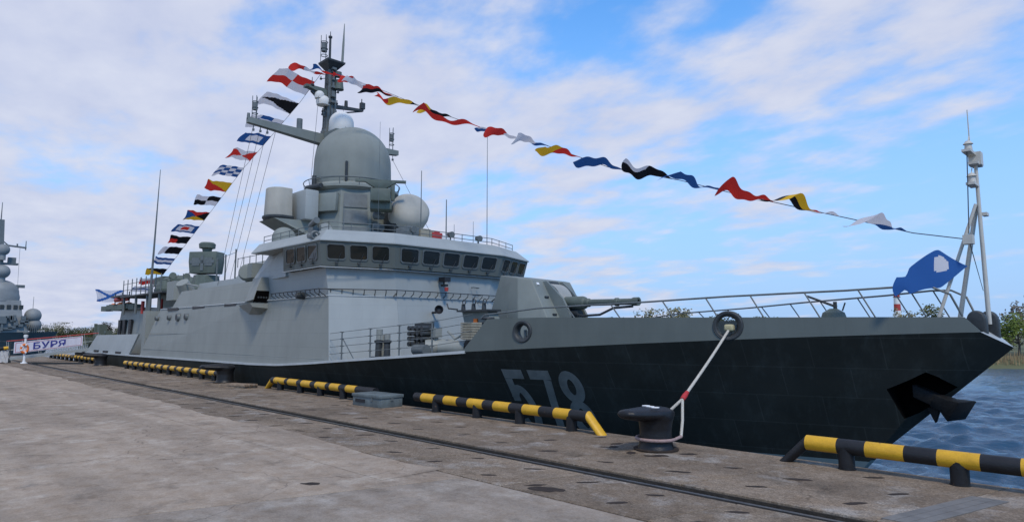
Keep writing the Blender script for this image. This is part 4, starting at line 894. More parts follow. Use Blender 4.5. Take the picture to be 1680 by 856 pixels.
# ---- gun
GB = [(-20.3, 18.0), (-17.45, 17.25), (-15.95, 17.85)]; GT = [(-19.45, 18.25, 4.72), (-17.95, 17.72, 4.50), (-17.45, 17.97, 4.42)]
mb = MB(); mb.loft([ring([(p[0], p[1]) for p in GB], 1.95), ring(GT)]); gun = bevel(mb.build('gun_turret', top_grey, ship), 0.04, 2)
mb = MB(); mb.rev((-18.3, YC, 1.7), [(2.0, 0), (2.0, 0.3), (1.8, 0.35)], n=36); mb.build('turret_ring', mid_steel, gun)
sl0 = Vector((-15.95, 0, 1.95)); sl1 = Vector((-17.45, 0, 4.42)); nn = Vector((sl1.z-sl0.z, 0, sl0.x-sl1.x)).normalized()
def gface(t, y, off): p = sl0.lerp(sl1, t)+nn*off; return Vector((p.x, y, p.z))
mb = MB(); mb.loft([[gface(t, y, o_) for t, y in ((0.1, YC-0.42), (0.1, YC+0.42), (0.985, YC+0.36), (0.985, YC-0.36))] for o_ in (0.002, 0.02)]); mb.build('barrel_slot', dark_steel, gun)
mb = MB()
for s_ in (-1, 1):
    pr = [gface(0.12, 0, 0.0), gface(0.98, 0, 0.0), gface(0.95, 0, 0.16), gface(0.6, 0, 0.5), gface(0.35, 0, 0.5)]
    mb.loft([[Vector((p.x, YC+s_*0.42, p.z)) for p in pr], [Vector((p.x, YC+s_*0.52, p.z)) for p in pr]])
mb.build('mantlet_cheek', top_grey, gun)
mb = MB(); arcp = []
for i in range(13):
    a = R(-20+100*i/12); arcp.append((-17.45+0.85*math.cos(a), 3.45+0.85*math.sin(a)))
arcp += [(-17.6, 4.3), (-17.6, 3.2)]
mb.loft([[(x, YC-0.34, z) for x, z in arcp], [(x, YC+0.34, z) for x, z in arcp]]); mb.build('mantlet', pale_dome, gun, smooth=30)
mb = MB(); mb.rev((-16.75, YC, 3.52), [(0.25, 0), (0.25, 0.9), (0.22, 1.0), (0.16, 1.05), (0.16, 1.2), (0.125, 1.25), (0.115, 2.4), (0.15, 2.42), (0.15, 2.52), (0.115, 2.55), (0.115, 3.1), (0.15, 3.2), (0.15, 3.4), (0.08, 3.4), (0.08, 3.2)], (1, 0, -0.012), 24); mb.build('barrel', olive_grey, gun, smooth=30)
mb = MB(); mb.tube([(-16.6, YC-0.1, 3.2), (-15.8, YC-0.1, 3.02), (-15.0, YC-0.08, 3.05), (-14.4, YC-0.05, 3.28), (-13.6, YC, 3.32)], 0.045, 8); mb.cyl((-16.8, YC, 3.1), (-16.0, YC, 3.1), 0.2, 0.18, 14); mb.build('recoil_cooling_hose', dark_steel, gun, smooth=40)
# hatch outline on the rear quarter
a, b_, c, d = [Vector(p) for p in ((-20.3, 18.0, 1.95), (-17.45, 17.25, 1.95), (-17.95, 17.72, 4.5), (-19.45, 18.25, 4.72))]
gp = lambda s, t: a.lerp(b_, s).lerp(d.lerp(c, s), t)
hn = (b_-a).cross(d-a).normalized(); hn = hn if hn.y < 0 else -hn
hp = [(0.4, 0.2), (0.66, 0.2), (0.68, 0.62), (0.64, 0.68), (0.44, 0.68), (0.40, 0.62)]
mb = MB(); mb.loft([[gp(s, t)+hn*o_ for s, t in hp] for o_ in (0.001, 0.02)], False, True); mb.build('hatch', top_grey, gun)
for t in (0.72, 0.45): MB().obox(gface(t, 18.35, 0.03), (0,1,0), nn, (sl1-sl0), 0.10, 0.03, 0.03).build('lifting_eye', dark_steel, gun)
MB().obox(gface(0.93, 18.2, 0.02), (0,1,0), nn, (sl1-sl0), 0.06, 0.02, 0.05).build('data_plate', white_paint, gun)

# ---- forward deck gear
mb = MB()
stx = [-23.6, -21.75, -20.1, -18.45]
tops = []
for x in stx:
    y = YC-hb(x)+0.08; z = zk(x); mb.cyl((x, y, z), (x, y, z+1.15), 0.032, 0.028, 8); tops.append((x, y, z))
y = YC-hb(-23.4)+0.08; mb.cyl((-22.7, y+0.02, zk(-22.7)), (-23.6, y, zk(-23.4)+0.9), 0.022, 0.022, 6)
tops = [(-24.5, YC-hb(-24.5)+0.1, zk(-24.5))]+tops+[(-16.7, YC-hb(-16.7)+0.1, zk(-16.7)+0.1)]
for h in (0.3, 0.58, 0.86, 1.13): mb.tube([(p[0], p[1], p[2]+h) for p in tops], 0.011, 5)
for p in tops[1:-1]:
    for h in (0.3, 0.58, 0.86, 1.13): mb.cyl((p[0]-0.12, p[1], p[2]+h), (p[0]+0.12, p[1], p[2]+h), 0.022, 0.022, 6)
mb.build('deck_railing', mid_steel, ship)
def bitts(x, y):
    z = zk(x)-0.03; b = MB(); b.box(x-0.55, x+0.55, y-0.2, y+0.2, z, z+0.1)
    for dx in (-0.3, 0.3): b.rev((x+dx, y, z+0.1), [(0.13, 0), (0.12, 0.5), (0.17, 0.55), (0.17, 0.62), (0.05, 0.65)], n=16)
    return b.build('mooring_bitts', dark_steel, ship, smooth=40)
bitts(-21.9, 14.3)
mb = MB(); z = zk(-22.3); mb.cyl((-22.3, 14.55, z), (-22.3, 14.55, z+0.95), 0.1, 0.1, 12); mb.cyl((-22.45, 14.5, z+0.55), (-22.45, 14.5, z+1.15), 0.13, 0.13, 12); mb.cyl((-22.05, 14.6, z+0.55), (-22.05, 14.6, z+0.95), 0.12, 0.12, 12); mb.build('vent_stack', side_grey, ship, smooth=40)
mb = MB(); z = zk(-20.3)
for i in range(4):
    for j in range(4): mb.cyl((-21.0+0.28*i, 14.85, z+0.95+0.2*j-0.5), (-21.0+0.28*i, 15.3, z+0.95+0.2*j-0.5), 0.09, 0.09, 10)
mb.box(-21.2, -20.0, 15.28, 15.32, z+0.3, z+1.25); mb.cyl((-20.9, 15.1, z), (-20.9, 15.1, z+0.5), 0.05); mb.cyl((-20.2, 15.1, z), (-20.2, 15.1, z+0.5), 0.05); mb.build('launcher_rack', dark_steel, ship, smooth=40)
mb = MB(); mb.cyl((-20.2, 15.05, z+0.32), (-19.6, 15.9, z+0.32), 0.32, 0.32, 20); mb.build('life_raft_canister', side_grey, ship, smooth=40)
mb = MB(); mb.cyl((-20.4, 14.75, z+0.25), (-19.7, 14.75, z+0.25), 0.2, 0.2, 16); mb.build('hose_reel', mid_steel, ship, smooth=40)
mb = MB(); z = zk(-19.6); mb.cyl((-19.9, 15.35, z), (-19.9, 15.35, z+0.75), 0.08, 0.08, 10); mb.box(-20.05, -19.75, 15.2, 15.5, z+0.65, z+1.0); mb.tube([(-19.4, 15.5, z+0.9), (-19.1, 15.6, z+0.6), (-18.8, 15.7, z+0.75)], 0.05, 6); mb.build('capstan_control', side_grey, ship)
mb = MB(); mb.cyl((-19.6, 15.3, z+0.28), (-18.7, 15.8, z+0.28), 0.26, 0.26, 20); mb.box(-19.6, -18.6, 15.3, 15.9, z, z+0.12); mb.build('capstan_drum', side_grey, ship, smooth=40)
mb = MB(); z = zk(-18.3)
for i in range(7): mb.box(-18.6, -18.0, 15.45, 15.95, z+0.5+0.09*i, z+0.565+0.09*i)
mb.box(-18.55, -18.05, 15.5, 15.9, z+0.48, z+1.1); lv = mb.build('louvred_vent', tan_mat, ship)
mb = MB(); mb.loft([[(-18.45, 15.6, z+0.5), (-18.15, 15.6, z+0.5), (-18.15, 15.85, z+0.5), (-18.45, 15.85, z+0.5)], [(-18.9, 15.6, z), (-18.6, 15.6, z), (-18.6, 15.85, z), (-18.9, 15.85, z)]]); mb.build('vent_leg', black_paint, lv)
mb = MB(); z = 1.75; mb.loft([[(-19.4, 16.6, z), (-17.8, 16.6, z), (-17.8, 17.1, z), (-19.4, 17.1, z)], [(-19.9, 16.6, z+1.45), (-18.4, 16.6, z+1.45), (-18.4, 17.1, z+1.45), (-19.9, 17.1, z+1.45)]]); cab = mb.build('deck_cabinet', top_grey, ship)
mb = MB(); mb.box(-20.0, -18.2, 16.4, 17.1, z+1.45, z+1.52)
for i in range(5): mb.torus((-18.3, 16.5, z+0.5+0.17*i), (0,0,1), 0.22, 0.05, 16, 6)
for x in (-19.7, -19.1, -18.5): mb.cyl((x, 16.5, z+1.5), (x, 16.5, z+1.75), 0.09, 0.07, 10); mb.torus((x+0.1, 16.45, z+1.82), (0, 1, 0), 0.09, 0.02, 14, 6)
mb.tube([(-20.0, 16.45, z+1.55), (-20.5, 16.4, z+1.6), (-20.6, 16.4, z+1.8)], 0.03, 6)
mb.build('hose_fittings', dark_steel, cab, smooth=40)
MB().box(-19.15, -18.95, 16.54, 16.6, z+0.98, z+1.18).build('fire_alarm_box', orange_mat, cab)
# foredeck machine-gun mount behind the bulwark
mb = MB(); mb.rev((-6.9, YC, 2.2), [(0.4, 0), (0.38, 0.45), (0.28, 0.75), (0.1, 0.86)], n=20); mgm = mb.build('machine_gun_mount', olive_grey, ship, smooth=40)
mb = MB(); mb.cyl((-6.8, YC, 3.1), (-7.5, YC-0.25, 3.42), 0.035, 0.03, 8); mb.cyl((-6.85, YC, 3.0), (-6.85, YC, 3.25), 0.05); mb.cyl((-6.7, YC+0.1, 3.0), (-6.62, YC+0.1, 3.22), 0.02); mb.build('machine_gun', dark_steel, mgm)

# ---- bow rail: handrails on leaning posts
RL = [(-16.2, 2.98), (-14.3, 3.16), (-10.9, 3.27), (-8.7, 3.37), (-6.0, 3.45), (-4.8, 3.51), (-4.3, 3.49), (-3.95, 3.30), (-3.75, 2.78)]
for side in (0, 1):
    f = mir if side else (lambda p: p)
    mb = MB(); xs_r = [-16.35, -16.2, -15.5, -14.3, -13, -12, -10.9, -9.8, -8.7, -7.4, -6.0, -5.4, -4.8, -4.5, -4.3, -4.1, -3.95, -3.82, -3.75]
    mb.tube([f((x, YC-hb(x)+0.12+0.10*(1 if x > -16 else 0), interp(RL, x) if x > -16.3 else 2.86)) for x in xs_r], 0.026, 8)
    for x in (-13.3, -11.9, -10.4, -9.25, -8.15, -6.9, -5.75, -4.75):
        zt = interp(RL, x); xb = x+0.38; mb.cyl(f((x, YC-hb(x)+0.22, zt)), f((xb, YC-hb(xb)+0.10, interp(BT, xb)-0.05)), 0.02, 0.02, 6)
    mb.build('bow_rail', mid_steel, ship, smooth=40)

# ---- bow mast
bm_ = MB(); top_ = Vector((-3.40, YC, 6.75)); bm_.tube([(-3.37, YC, 2.6), (-3.39, YC, 4.8), top_], [0.052, 0.045, 0.038], 10)
bow_mast = bm_.build('bow_mast', mast_cream, ship, smooth=40)
mb = MB(); ap = Vector((-3.45, YC-0.04, 5.5))
mb.cyl((-4.43, YC-0.35, 2.45), ap, 0.042, 0.038, 10); mb.cyl((-4.08, YC+0.35, 2.45), ap+Vector((0, 0.08, 0)), 0.055, 0.05, 10); mb.build('mast_leg', mast_cream, bow_mast, smooth=40)
mb = MB(); mb.cyl((-3.47, YC-0.1, 6.7), (-3.47, YC-0.1, 7.85), 0.02, 0.012, 6); mb.build('mast_whip', mast_cream, bow_mast)
for z, L in ((6.72, 0.62), (5.95, 0.42)):
    mb = MB(); mb.obox((-3.45, YC-L/2, z), (0,1,0), (1,0,0), (0,0,1), L/2+0.06, 0.09, 0.03); mb.cyl((-3.45, YC-L*0.62, z+0.03), (-3.45, YC-L*0.62, z+0.2), 0.09, 0.07, 12); mb.cyl((-3.45, YC-L*0.62, z+0.2), (-3.45, YC-L*0.62, z+0.28), 0.11, 0.05, 12); mb.cyl((-3.45, YC-L*0.6, z+0.26), (-3.45, YC-L*0.4, z+0.42), 0.012, 0.012, 5); mb.build('navigation_light', mast_cream, bow_mast, smooth=40)
for c, e in (((-3.40, YC+0.05, 6.62), (0.13, 0.13, 0.16)), ((-3.40, YC, 6.48), (0.28, 0.1, 0.03)), ((-3.60, YC-0.3, 4.62), (0.12, 0.1, 0.11)), ((-3.30, YC+0.12, 5.25), (0.12, 0.05, 0.04))):
    MB().obox(c, (0,1,0), (1,0,0), (0,0,1), *e).build('mast_bracket', mast_cream, bow_mast)
for dy in (0, 0.06): MB().tube([(-3.45, YC-0.6+dy, 6.7), (-3.60, YC-0.28+dy, 4.6), (-3.45, YC+0.05, 3.4)], 0.007, 4).build('mast_halyard', wire_mat, bow_mast)

# ---- after part of the ship
mb = MB(); mb.loft([[(-66.0, 13.43, 0.78), (-53.2, 13.43, 0.82), (-53.2, 13.55, 0.82), (-66.0, 13.55, 0.78)], [(-64.3, 13.78, 2.2), (-52.4, 13.78, 2.3), (-52.4, 13.9, 2.3), (-64.3, 13.9, 2.2)]]); qs = mb.build('quarter_screen', front_grey, ship)
for x in (-63.2, -60.3, -56.6): MB().box(x, x+1.3, 13.38, 13.5, 0.83, 1.0).build('scupper', black_paint, qs)
mb = MB(); mb.loft([ring([(-66.5, 15.6), (-50, 15.6)], 0.75), ring([(-66.0, 15.9), (-50, 15.9)], 4.3)], False, True); mb.box(-50.9, -50.2, 13.6, 24.6, 0.8, 3.9)
aft = mb.build('after_deck_house', side_grey, ship)
mb = MB(); mb.box(-66.4, -58.5, 15.6, 22.6, 4.3, 4.42); mb.build('house_roof', dark_steel, aft)
for x in (-65.6, -64.2, -62.4): MB().box(x, x+0.7, 15.6, 15.75, 2.0, 3.5).build('doorway', black_paint, aft)
mb = MB()
for i in range(9): mb.obox((-68.8+i*0.9, 15.4+0.2*(i % 3), 4.55+0.1*(i % 2)), (1,0.2,0), (0,1,0), (0,0,1), 0.45, 0.3, 0.22)
mb.build('mooring_gear', olive_grey, aft)
mb = MB(); mb.box(-63.0, -51.8, 15.0, 17.2, 5.30, 5.42); mb.box(-66.0, -62.0, 15.0, 16.5, 5.42, 5.56); plat = mb.build('after_platform', dark_steel, ship)
mb = MB()
for i in range(9):
    x = -62.5+i*1.25; mb.cyl((x, 15.1, 5.4), (x, 15.1, 6.75), 0.04, 0.04, 6); mb.cyl((x, 17.0, 5.4), (x, 17.0, 6.9), 0.04, 0.04, 6)
for z in (5.9, 6.4): mb.tube([(-62.5, 15.1, z), (-52.5, 15.1, z)], 0.025, 5)
for x in (-62.5, -59, -56, -53): mb.cyl((x, 15.2, 3.9), (x, 15.2, 5.35), 0.1, 0.1, 8)
mb.build('platform_stanchion', mid_steel, plat)
mb = MB(); mb.box(-57.0, -52.0, 16.2, 17.0, 3.9, 5.3); mb.build('platform_locker', olive_grey, plat)
for x in (-58.2, -53.6): mb = MB(); mb.cyl((x, 15.5, 3.9), (x, 15.5, 4.9), 0.13, 0.13, 12); mb.build('fire_bottle', red_mat, plat, smooth=40)
for i, (x, z, m) in enumerate(((-68.0, 4.72, orange_mat), (-65.6, 4.75, orange_mat), (-63.2, 4.7, orange_mat), (-66.6, 5.25, red_mat), (-64.2, 5.25, red_mat))):
    mb = MB(); mb.tube([(x-1.0, 15.7, z-0.05), (x-0.6, 15.7, z+0.05), (x, 15.7, z+0.08), (x+0.7, 15.7, z+0.05), (x+1.1, 15.7, z-0.05)], [0.06, 0.2, 0.24, 0.2, 0.06], 10); mb.build('covered_raft', m, ship, smooth=50)
mb = MB()
for x in (-67.5, -65.2, -63.0): mb.cyl((x, 15.7, 4.4), (x, 15.7, 5.9), 0.05, 0.05, 6)
mb.build('raft_rack', dark_steel, ship)
# combined gun-missile mount
mb = MB(); mb.rev((-51.0, 17.6, 4.0), [(1.5, 0), (1.45, 1.6), (1.2, 1.9)], n=28); mb.loft([ngon(-50.6, 17.6, 1.0, 5.8, 8, R(22)), ngon(-50.6, 17.6, 0.85, 6.6, 8, R(22))]); ciws = mb.build('gun_missile_mount', olive_grey, ship, smooth=30)
mb = MB(); hd = Vector((0.62, -0.78, 0)); hs_ = Vector((0.78, 0.62, 0)); hc = Vector((-50.4, 17.5, 7.55))
mb.loft([[hc+hs_*i*1.1*k+hd*j*0.55+Vector((0,0,zz)) for i, j in ((-1,-1),(1,-1),(1,1),(-1,1))] for zz, k in ((-0.85, 0.9), (0.0, 1.0), (0.75, 0.98))]); bevel(mb.build('radar_head', olive_grey, ciws), 0.06)
mb = MB(); mb.obox(hc+hd*0.57, hs_, hd, (0,0,1), 0.95, 0.03, 0.12); mb.obox(hc+hd*0.57+Vector((0,0,-0.1)), hs_, hd, (0,0,1), 0.12, 0.03, 0.55); mb.obox(hc+hd*0.57+hs_*0.5, hs_, hd, (0,0,1), 0.3, 0.02, 0.3); mb.obox(hc+hd*0.57-hs_*0.5, hs_, hd, (0,0,1), 0.3, 0.02, 0.3); mb.build('array_face', mid_steel, ciws)
mb = MB(); mb.rev(hc+Vector((0,0,0.75)), [(0.3, 0), (0.35, 0.25), (0.55, 0.3), (0.58, 0.6), (0.45, 0.72), (0.05, 0.75)], n=24); mb.build('search_antenna', olive_grey, ciws, smooth=30)
mb = MB(); ac = Vector((-55.2, 17.4, 5.4))
mb.rev(ac, [(1.9, 0), (1.95, 0.3), (1.7, 0.9), (1.2, 1.25), (0.4, 1.45)], n=28)
for i in range(6): mb.obox(ac+Vector((1.2*math.cos(i*1.1), -1.0-0.2*math.sin(i), 0.6+0.15*(i % 4))), (1, 0.3, 0.1), (0,1,0), (0,0,1), 0.55, 0.35, 0.3)
for s_ in (-0.5, 0.5): mb.cyl(ac+Vector((0.6, s_-0.6, 1.0)), ac+Vector((2.6, s_-1.3, 0.75)), 0.13, 0.10, 10); mb.cyl(ac+Vector((-1.2, s_, 1.1)), ac+Vector((1.0, s_-0.5, 1.35)), 0.28, 0.26, 12)
mb.build('gun_mount', olive_grey, ship, smooth=30)
mb = MB(); mb.tube([(-48.6, 15.0, 5.0), (-47.0, 14.8, 5.7), (-43.5, 14.7, 5.3)], 0.06, 6); mb.cyl((-46.6, 15.1, 5.0), (-46.3, 14.6, 5.7), 0.5, 0.4, 16); mb.box(-49.4, -47.9, 14.6, 15.6, 4.6, 5.9); mb.build('decoy_director', side_grey, ship, smooth=30)
mb = MB(); mb.rev((-37.2, 15.3, 5.75), [(0.42, -0.6), (0.48, -0.2), (0.48, 0.4), (0.36, 0.6)], (0.7, -0.7, 0.05), 24); mb.cyl((-37.2, 15.3, 5.0), (-37.2, 15.3, 5.5), 0.2); mb.obox((-35.9, 15.1, 5.8), (1,0,0), (0,1,0), (0,0,1), 0.3, 0.35, 0.4); mb.build('jammer_drum', dome_grey, ship, smooth=30)
mb = MB()
for x, y, z1 in ((-43.6, 15.8, 7.2), (-42.2, 15.8, 7.3), (-40.6, 15.8, 7.5)): mb.cyl((x, y, 5.0), (x, y, z1), 0.05, 0.05, 6)
for x in [-41+0.9*i for i in range(9)]: mb.cyl((x, 16.1, 6.4), (x, 16.1, 7.0), 0.025, 0.025, 5)
mb.tube([(-41, 16.1, 6.95), (-33, 16.1, 6.95)], 0.02, 5); mb.tube([(-43.6, 15.8, 7.1), (-40.6, 15.8, 7.3)], 0.015, 5); mb.build('upper_deck_stanchion', mid_steel, ship)
# stern gear beside the gangway
mb = MB(); g = random.Random(21)
for i in range(16): mb.obox((-69.6+g.uniform(0, 3.2), 14.0+g.uniform(0, 1.2), 1.2+g.uniform(0, 1.6)), (1, g.uniform(-.3, .3), 0), (0,1,0), (0,0,1), g.uniform(0.1, 0.3), g.uniform(0.1, 0.3), g.uniform(0.15, 0.5))
for i in range(6): mb.cyl((-69.8+i*0.7, 13.6, 0.75), (-69.8+i*0.7, 13.6, 2.0), 0.03, 0.03, 6)
mb.tube([(-69.8, 13.6, 1.95), (-66.2, 13.6, 1.95)], 0.02, 5); mb.tube([(-69.8, 13.6, 1.4), (-66.2, 13.6, 1.4)], 0.02, 5)
mb.build('stern_gear', olive_grey, ship)
MB().tube([(-53.0, 14.55, 3.8), (-52.9, 14.55, 6.0), (-52.45, 14.6, 14.4)], [0.14, 0.09, 0.02], 8).build('whip_antenna', mid_steel, ship, smooth=40)
MB().cyl((-69.5, YC-2.2, 0.8), (-69.9, YC-2.2, 6.4), 0.05, 0.03, 8).build('ensign_staff', mid_steel, ship)

# ================================================================== ON THE QUAY
def merge_smooth(mbx, name, m, voxel=0.03, parent=None, it=6):
    """fuse overlapping solids into one rounded casting"""
    o = mbx.build(name, m, parent)
    md = o.modifiers.new('r', 'REMESH'); md.mode = 'VOXEL'; md.voxel_size = voxel
    ms = o.modifiers.new('s', 'SMOOTH'); ms.iterations = it; ms.factor = 0.6
    bpy.context.view_layer.update()
    ev = o.evaluated_get(bpy.context.evaluated_depsgraph_get()); me = bpy.data.meshes.new_from_object(ev); o.modifiers.clear()
    me.polygons.foreach_set('use_smooth', [True]*len(me.polygons)); o.data = me
    return o
bollard_mat = mat('bollard_black_paint', (0.011, 0.011, 0.012), 0.45, 0.3, 4, 0.35, 22, spec=0.35)
def bollard(x, y, label, s=1.0, nose=0.9):
    t = thing('mooring_bollard', (x, y, 0), label, 'bollard', 'mooring bollards on the quay')
    b = MB(); b.rev((x, y, 0.0), [(0.40*s, 0.0), (0.37*s, 0.05), (0.34*s, 0.12), (0.325*s, 0.4), (0.35*s, 0.58), (0.39*s, 0.68), (0.37*s, 0.80), (0.25*s, 0.86)], n=28)
    rr = []
    for k, (d, w, h, zc_) in enumerate(((0.30, 0.30, 0.10, 0.74), (0.0, 0.39, 0.15, 0.74), (-0.35, 0.36, 0.15, 0.74), (-0.7, 0.29, 0.125, 0.755), (-1.0, 0.22, 0.10, 0.775), (-1.10, 0.13, 0.06, 0.78))):
        rr.append([(x+w*s*math.cos(a)-0.10*d*nose*-1, y+d*nose*s, zc_*1.0+h*s*math.sin(a)) for a in [2*math.pi*i/18 for i in range(18)]])
    b.loft(rr)
    o = merge_smooth(b, 'bollard_casting', bollard_mat, 0.028, t)
    f = MB(); f.rev((x, y, 0.0), [(0.46*s, 0.0), (0.46*s, 0.03), (0.40*s, 0.035)], n=32); f.build('base_flange', rust_mat, t)
    return t
b1 = bollard(-7.95, 11.88, 'near black bollard with the mooring rope looped round it')
m_ = MB()
for dx, dy in ((0.05, -0.25), (0.22, -0.32), (-0.1, -0.18)):
    ring_ = [(-7.95+dx+0.07*math.cos(a), 11.88+dy+0.05*math.sin(a), 0.897) for a in [2*math.pi*i/16 for i in range(16)]]
    m_.torus((-7.95+dx, 11.88+dy, 0.893), (0,0,1), 0.06, 0.012, 18, 6, sx=1.2, sy=0.7)
m_.build('painted_mark', white_paint, b1)
bollard(-32.9, 12.55, 'black bollard behind a low stack of old boards at the quay edge', 1.15)
bollard(-56.0, 12.35, 'farthest black bollard, just in front of the corvette stern', 1.15)

def fender(label, x0, x1, borders, first_yellow, posts, leg0=None, leg1=None):
    """low pipe rail on the quay edge, banded yellow and black"""
    y, zc_, r = 12.62, 0.385, 0.135
    t = thing('edge_rail', ((x0+x1)/2, y, 0), label, 'edge rail', 'banded pipe rails along the quay edge')
    b = MB(); yel = first_yellow; n = 20
    for i in range(len(borders)-1):
        a, c = borders[i], borders[i+1]; k = max(1, int(abs(c-a)/0.3))
        for j in range(k): b.cyl((a+(c-a)*j/k, y, zc_), (a+(c-a)*(j+1)/k, y, zc_), r, r, n, 0 if yel else 1, cap=(i == 0 and j == 0) or (i == len(borders)-2 and j == k-1))
        yel = not yel
    o = b.build('pipe', [yellow, fender_black], t, smooth=40)
    for x in posts:
        b = MB(); b.cyl((x, y, -0.02), (x, y, zc_-0.02), 0.135, 0.135, 18); b.rev((x, y, 0), [(0.15, 0.0), (0.15, 0.012), (0.135, 0.014)], n=18); b.build('post', fender_black, t, smooth=40)
    for L in (leg0, leg1):
        if L:
            xa, xb, m = L; b = MB(); d = Vector((xb-xa, 0, -zc_-0.0)); 
            c0 = [(xa+(0.03 if xb > xa else -0.03)*0+0.0+r*math.cos(a)*0.55*0+0.0, y+r*math.cos(a), zc_+r*math.sin(a)) for a in [2*math.pi*i/n for i in range(n)]]
            c1 = [(xb+(1 if xb > xa else -1)*(-r*math.sin(a))*-1.0*0.9, y+r*math.cos(a), 0.0) for a in [2*math.pi*i/n for i in range(n)]]
            b.loft([c0, c1], True, True); b.build('sloped_end', m, t, smooth=40)
    return t
def alt(start, lens, n): 
    out = [start]
    for i in range(n): out.append(out[-1]+lens[i % len(lens)])
    return out
fender('near yellow and black pipe rail at the right edge of the picture', -5.15, 7, [-5.15, -4.6, -4.13, -3.53, -3.05, -2.47, -1.96]+alt(-1.4, (0.5, 0.58), 14), True, [-4.47, -2.77, -1.0, 0.75, 2.5, 4.2], leg0=(-5.15, -5.55, fender_black))
fender('yellow and black pipe rail in front of the hull number', -17.36, -10.33, [-17.36, -16.98, -16.33, -15.85, -15.24, -14.75, -14.09, -13.65, -13.02, -12.51, -11.91, -11.4, -10.88, -10.33], False, [-10.88, -12.69, -14.42, -16.31], leg1=(-10.33, -9.95, yellow))
fender('yellow and black pipe rail left of the grey box', -27.5, -19.5, [-27.75, -27.45, -26.44, -26.16, -25.35, -24.98, -24.22, -23.83, -23.02, -22.7, -22.02, -21.55, -20.88, -19.7], False, [-27.0, -25.2, -23.55, -21.85, -20.4], leg0=(-27.75, -28.25, yellow))
fender('long yellow and black pipe rail ending behind the board stack', -50.6, -33.4, alt(-50.6, (0.75, 0.45), 29), True, alt(-50.2, (1.75,), 9), leg0=None)
fender('farthest yellow and black pipe rail beside the gangway', -76.5, -57.2, alt(-76.5, (0.75, 0.45), 32), True, alt(-76, (1.75,), 10), leg0=None)

# grey electrical box
t = thing('supply_box', (-18.7, 12.0, 0), 'flat grey steel box on the quay edge between two pipe rails', 'box')
sk = Vector((1.0, 0.05, 0)).normalized(); sn = Vector((-0.05, 1.0, 0)).normalized(); bc = Vector((-18.75, 12.08, 0.19))
mb = MB(); mb.obox(bc, sk, sn, (0,0,1), 0.78, 0.42, 0.15); bevel(mb.build('box_body', box_grey, t), 0.012)
mb = MB(); mb.obox(bc+Vector((0, 0, 0.19)), sk, sn, (0,0,1), 0.81, 0.45, 0.05); bevel(mb.build('box_lid', box_grey, t), 0.015)
mb = MB(); mb.obox(bc+sk*-0.35+sn*-0.43+Vector((0, 0, 0.02)), sk, sn, (0,0,1), 0.26, 0.012, 0.05); mb.build('grip_slot', black_paint, t)
mb = MB(); mb.obox(bc+sk*0.79+Vector((0,0,0.1)), sk, sn, (0,0,1), 0.012, 0.05, 0.05); mb.obox(bc+sk*0.3+sn*-0.43+Vector((0,0,0.1)), sk, sn, (0,0,1), 0.04, 0.015, 0.06); mb.build('latch', mid_steel, t)
mb = MB(); mb.obox(bc+Vector((-0.1, 0, -0.17)), sk, sn, (0,0,1), 1.0, 0.46, 0.018); mb.build('base_board', wood_mat, t)
# board stack
t = thing('board_stack', (-29.6, 11.8, 0), 'low stack of old wooden boards lying in front of the bollard', 'boards')
for i in range(3):
    for j in range(2):
        mb = MB(); mb.obox((-29.5+0.06*j, 11.62+0.21*i, 0.05+0.085*j), (0.9, 0.44 if j == 0 else 0.40, 0), (-0.44, 0.9, 0), (0,0,1), 0.72, 0.10, 0.038); mb.build('board', wood_mat, t)
# steel beam on the quay
mb = MB(); a, b_ = Vector((-62.5, 9.2, 0.1)), Vector((-59.7, 12.0, 0.1)); d = (b_-a).normalized(); nn2 = Vector((-d.y, d.x, 0))
mb.obox((a+b_)/2, d, nn2, (0,0,1), (b_-a).length/2, 0.10, 0.02); mb.obox((a+b_)/2+Vector((0,0,-0.04)), d, nn2, (0,0,1), (b_-a).length/2, 0.02, 0.05); mb.obox((a+b_)/2+Vector((0,0,-0.085)), d, nn2, (0,0,1), (b_-a).length/2, 0.10, 0.015)
tag(recenter(mb.build('steel_beam', dark_steel), (-61, 10.6, 0)), 'dark steel beam lying on the quay before the gangway', 'beam')

# mooring line
t = thing('mooring_line', (-7.9, 12.5, 0.2), 'cream mooring rope with red tape from the ship to the near bollard', 'rope')
S_ = Vector((-7.86, 12.82, 0.98)); F_ = Vector((-8.6, YC-hb(-8.6)+0.05, 2.50))
pts = [F_.lerp(S_, i/16)+Vector((0, 0, -0.03*math.sin(math.pi*i/16))) for i in range(17)]
MB().tube(pts, 0.034, 8).build('rope', rope_mat, t, smooth=60)
e0 = pts[-1]; dv = (pts[-1]-pts[-3]).normalized()
MB().tube([e0-dv*0.30, e0-dv*0.1, e0+dv*0.05], [0.045, 0.06, 0.05], 10).build('red_tape', rope_red, t, smooth=60)
lp = [e0+dv*0.03]
cx_, cy_ = -7.95, 11.88
lp += [Vector((-7.72, 12.55, 0.55)), Vector((-7.58, 12.25, 0.26))]
for a in range(20, -200, -15): lp.append(Vector((cx_+0.40*math.cos(R(a)), cy_+0.40*math.sin(R(a)), 0.23)))
lp += [Vector((-8.25, 12.25, 0.35)), Vector((-8.02, 12.6, 0.75)), e0+dv*0.03]
nmid = 5
MB().tube(lp[:3], 0.032, 8).build('eye_leg', rope_mat, t, smooth=60)
MB().tube(lp[2:-2], 0.034, 8).build('eye_loop', rope_pink, t, smooth=60)
MB().tube(lp[-3:], 0.032, 8).build('eye_leg', rope_mat, t, smooth=60)
mb = MB(); c = F_+Vector((0, 0.02, 0.03))
mb.obox(c, (1, 0.25, 0), (-0.25, 1, 0), (0,0,1), 0.12, 0.16, 0.09); bevel(mb.build('chafing_canvas', mat('canvas_yellowish', (0.42, 0.38, 0.22), 0.85, 0.2, 9, 0.5, 40), t), 0.05, 3)

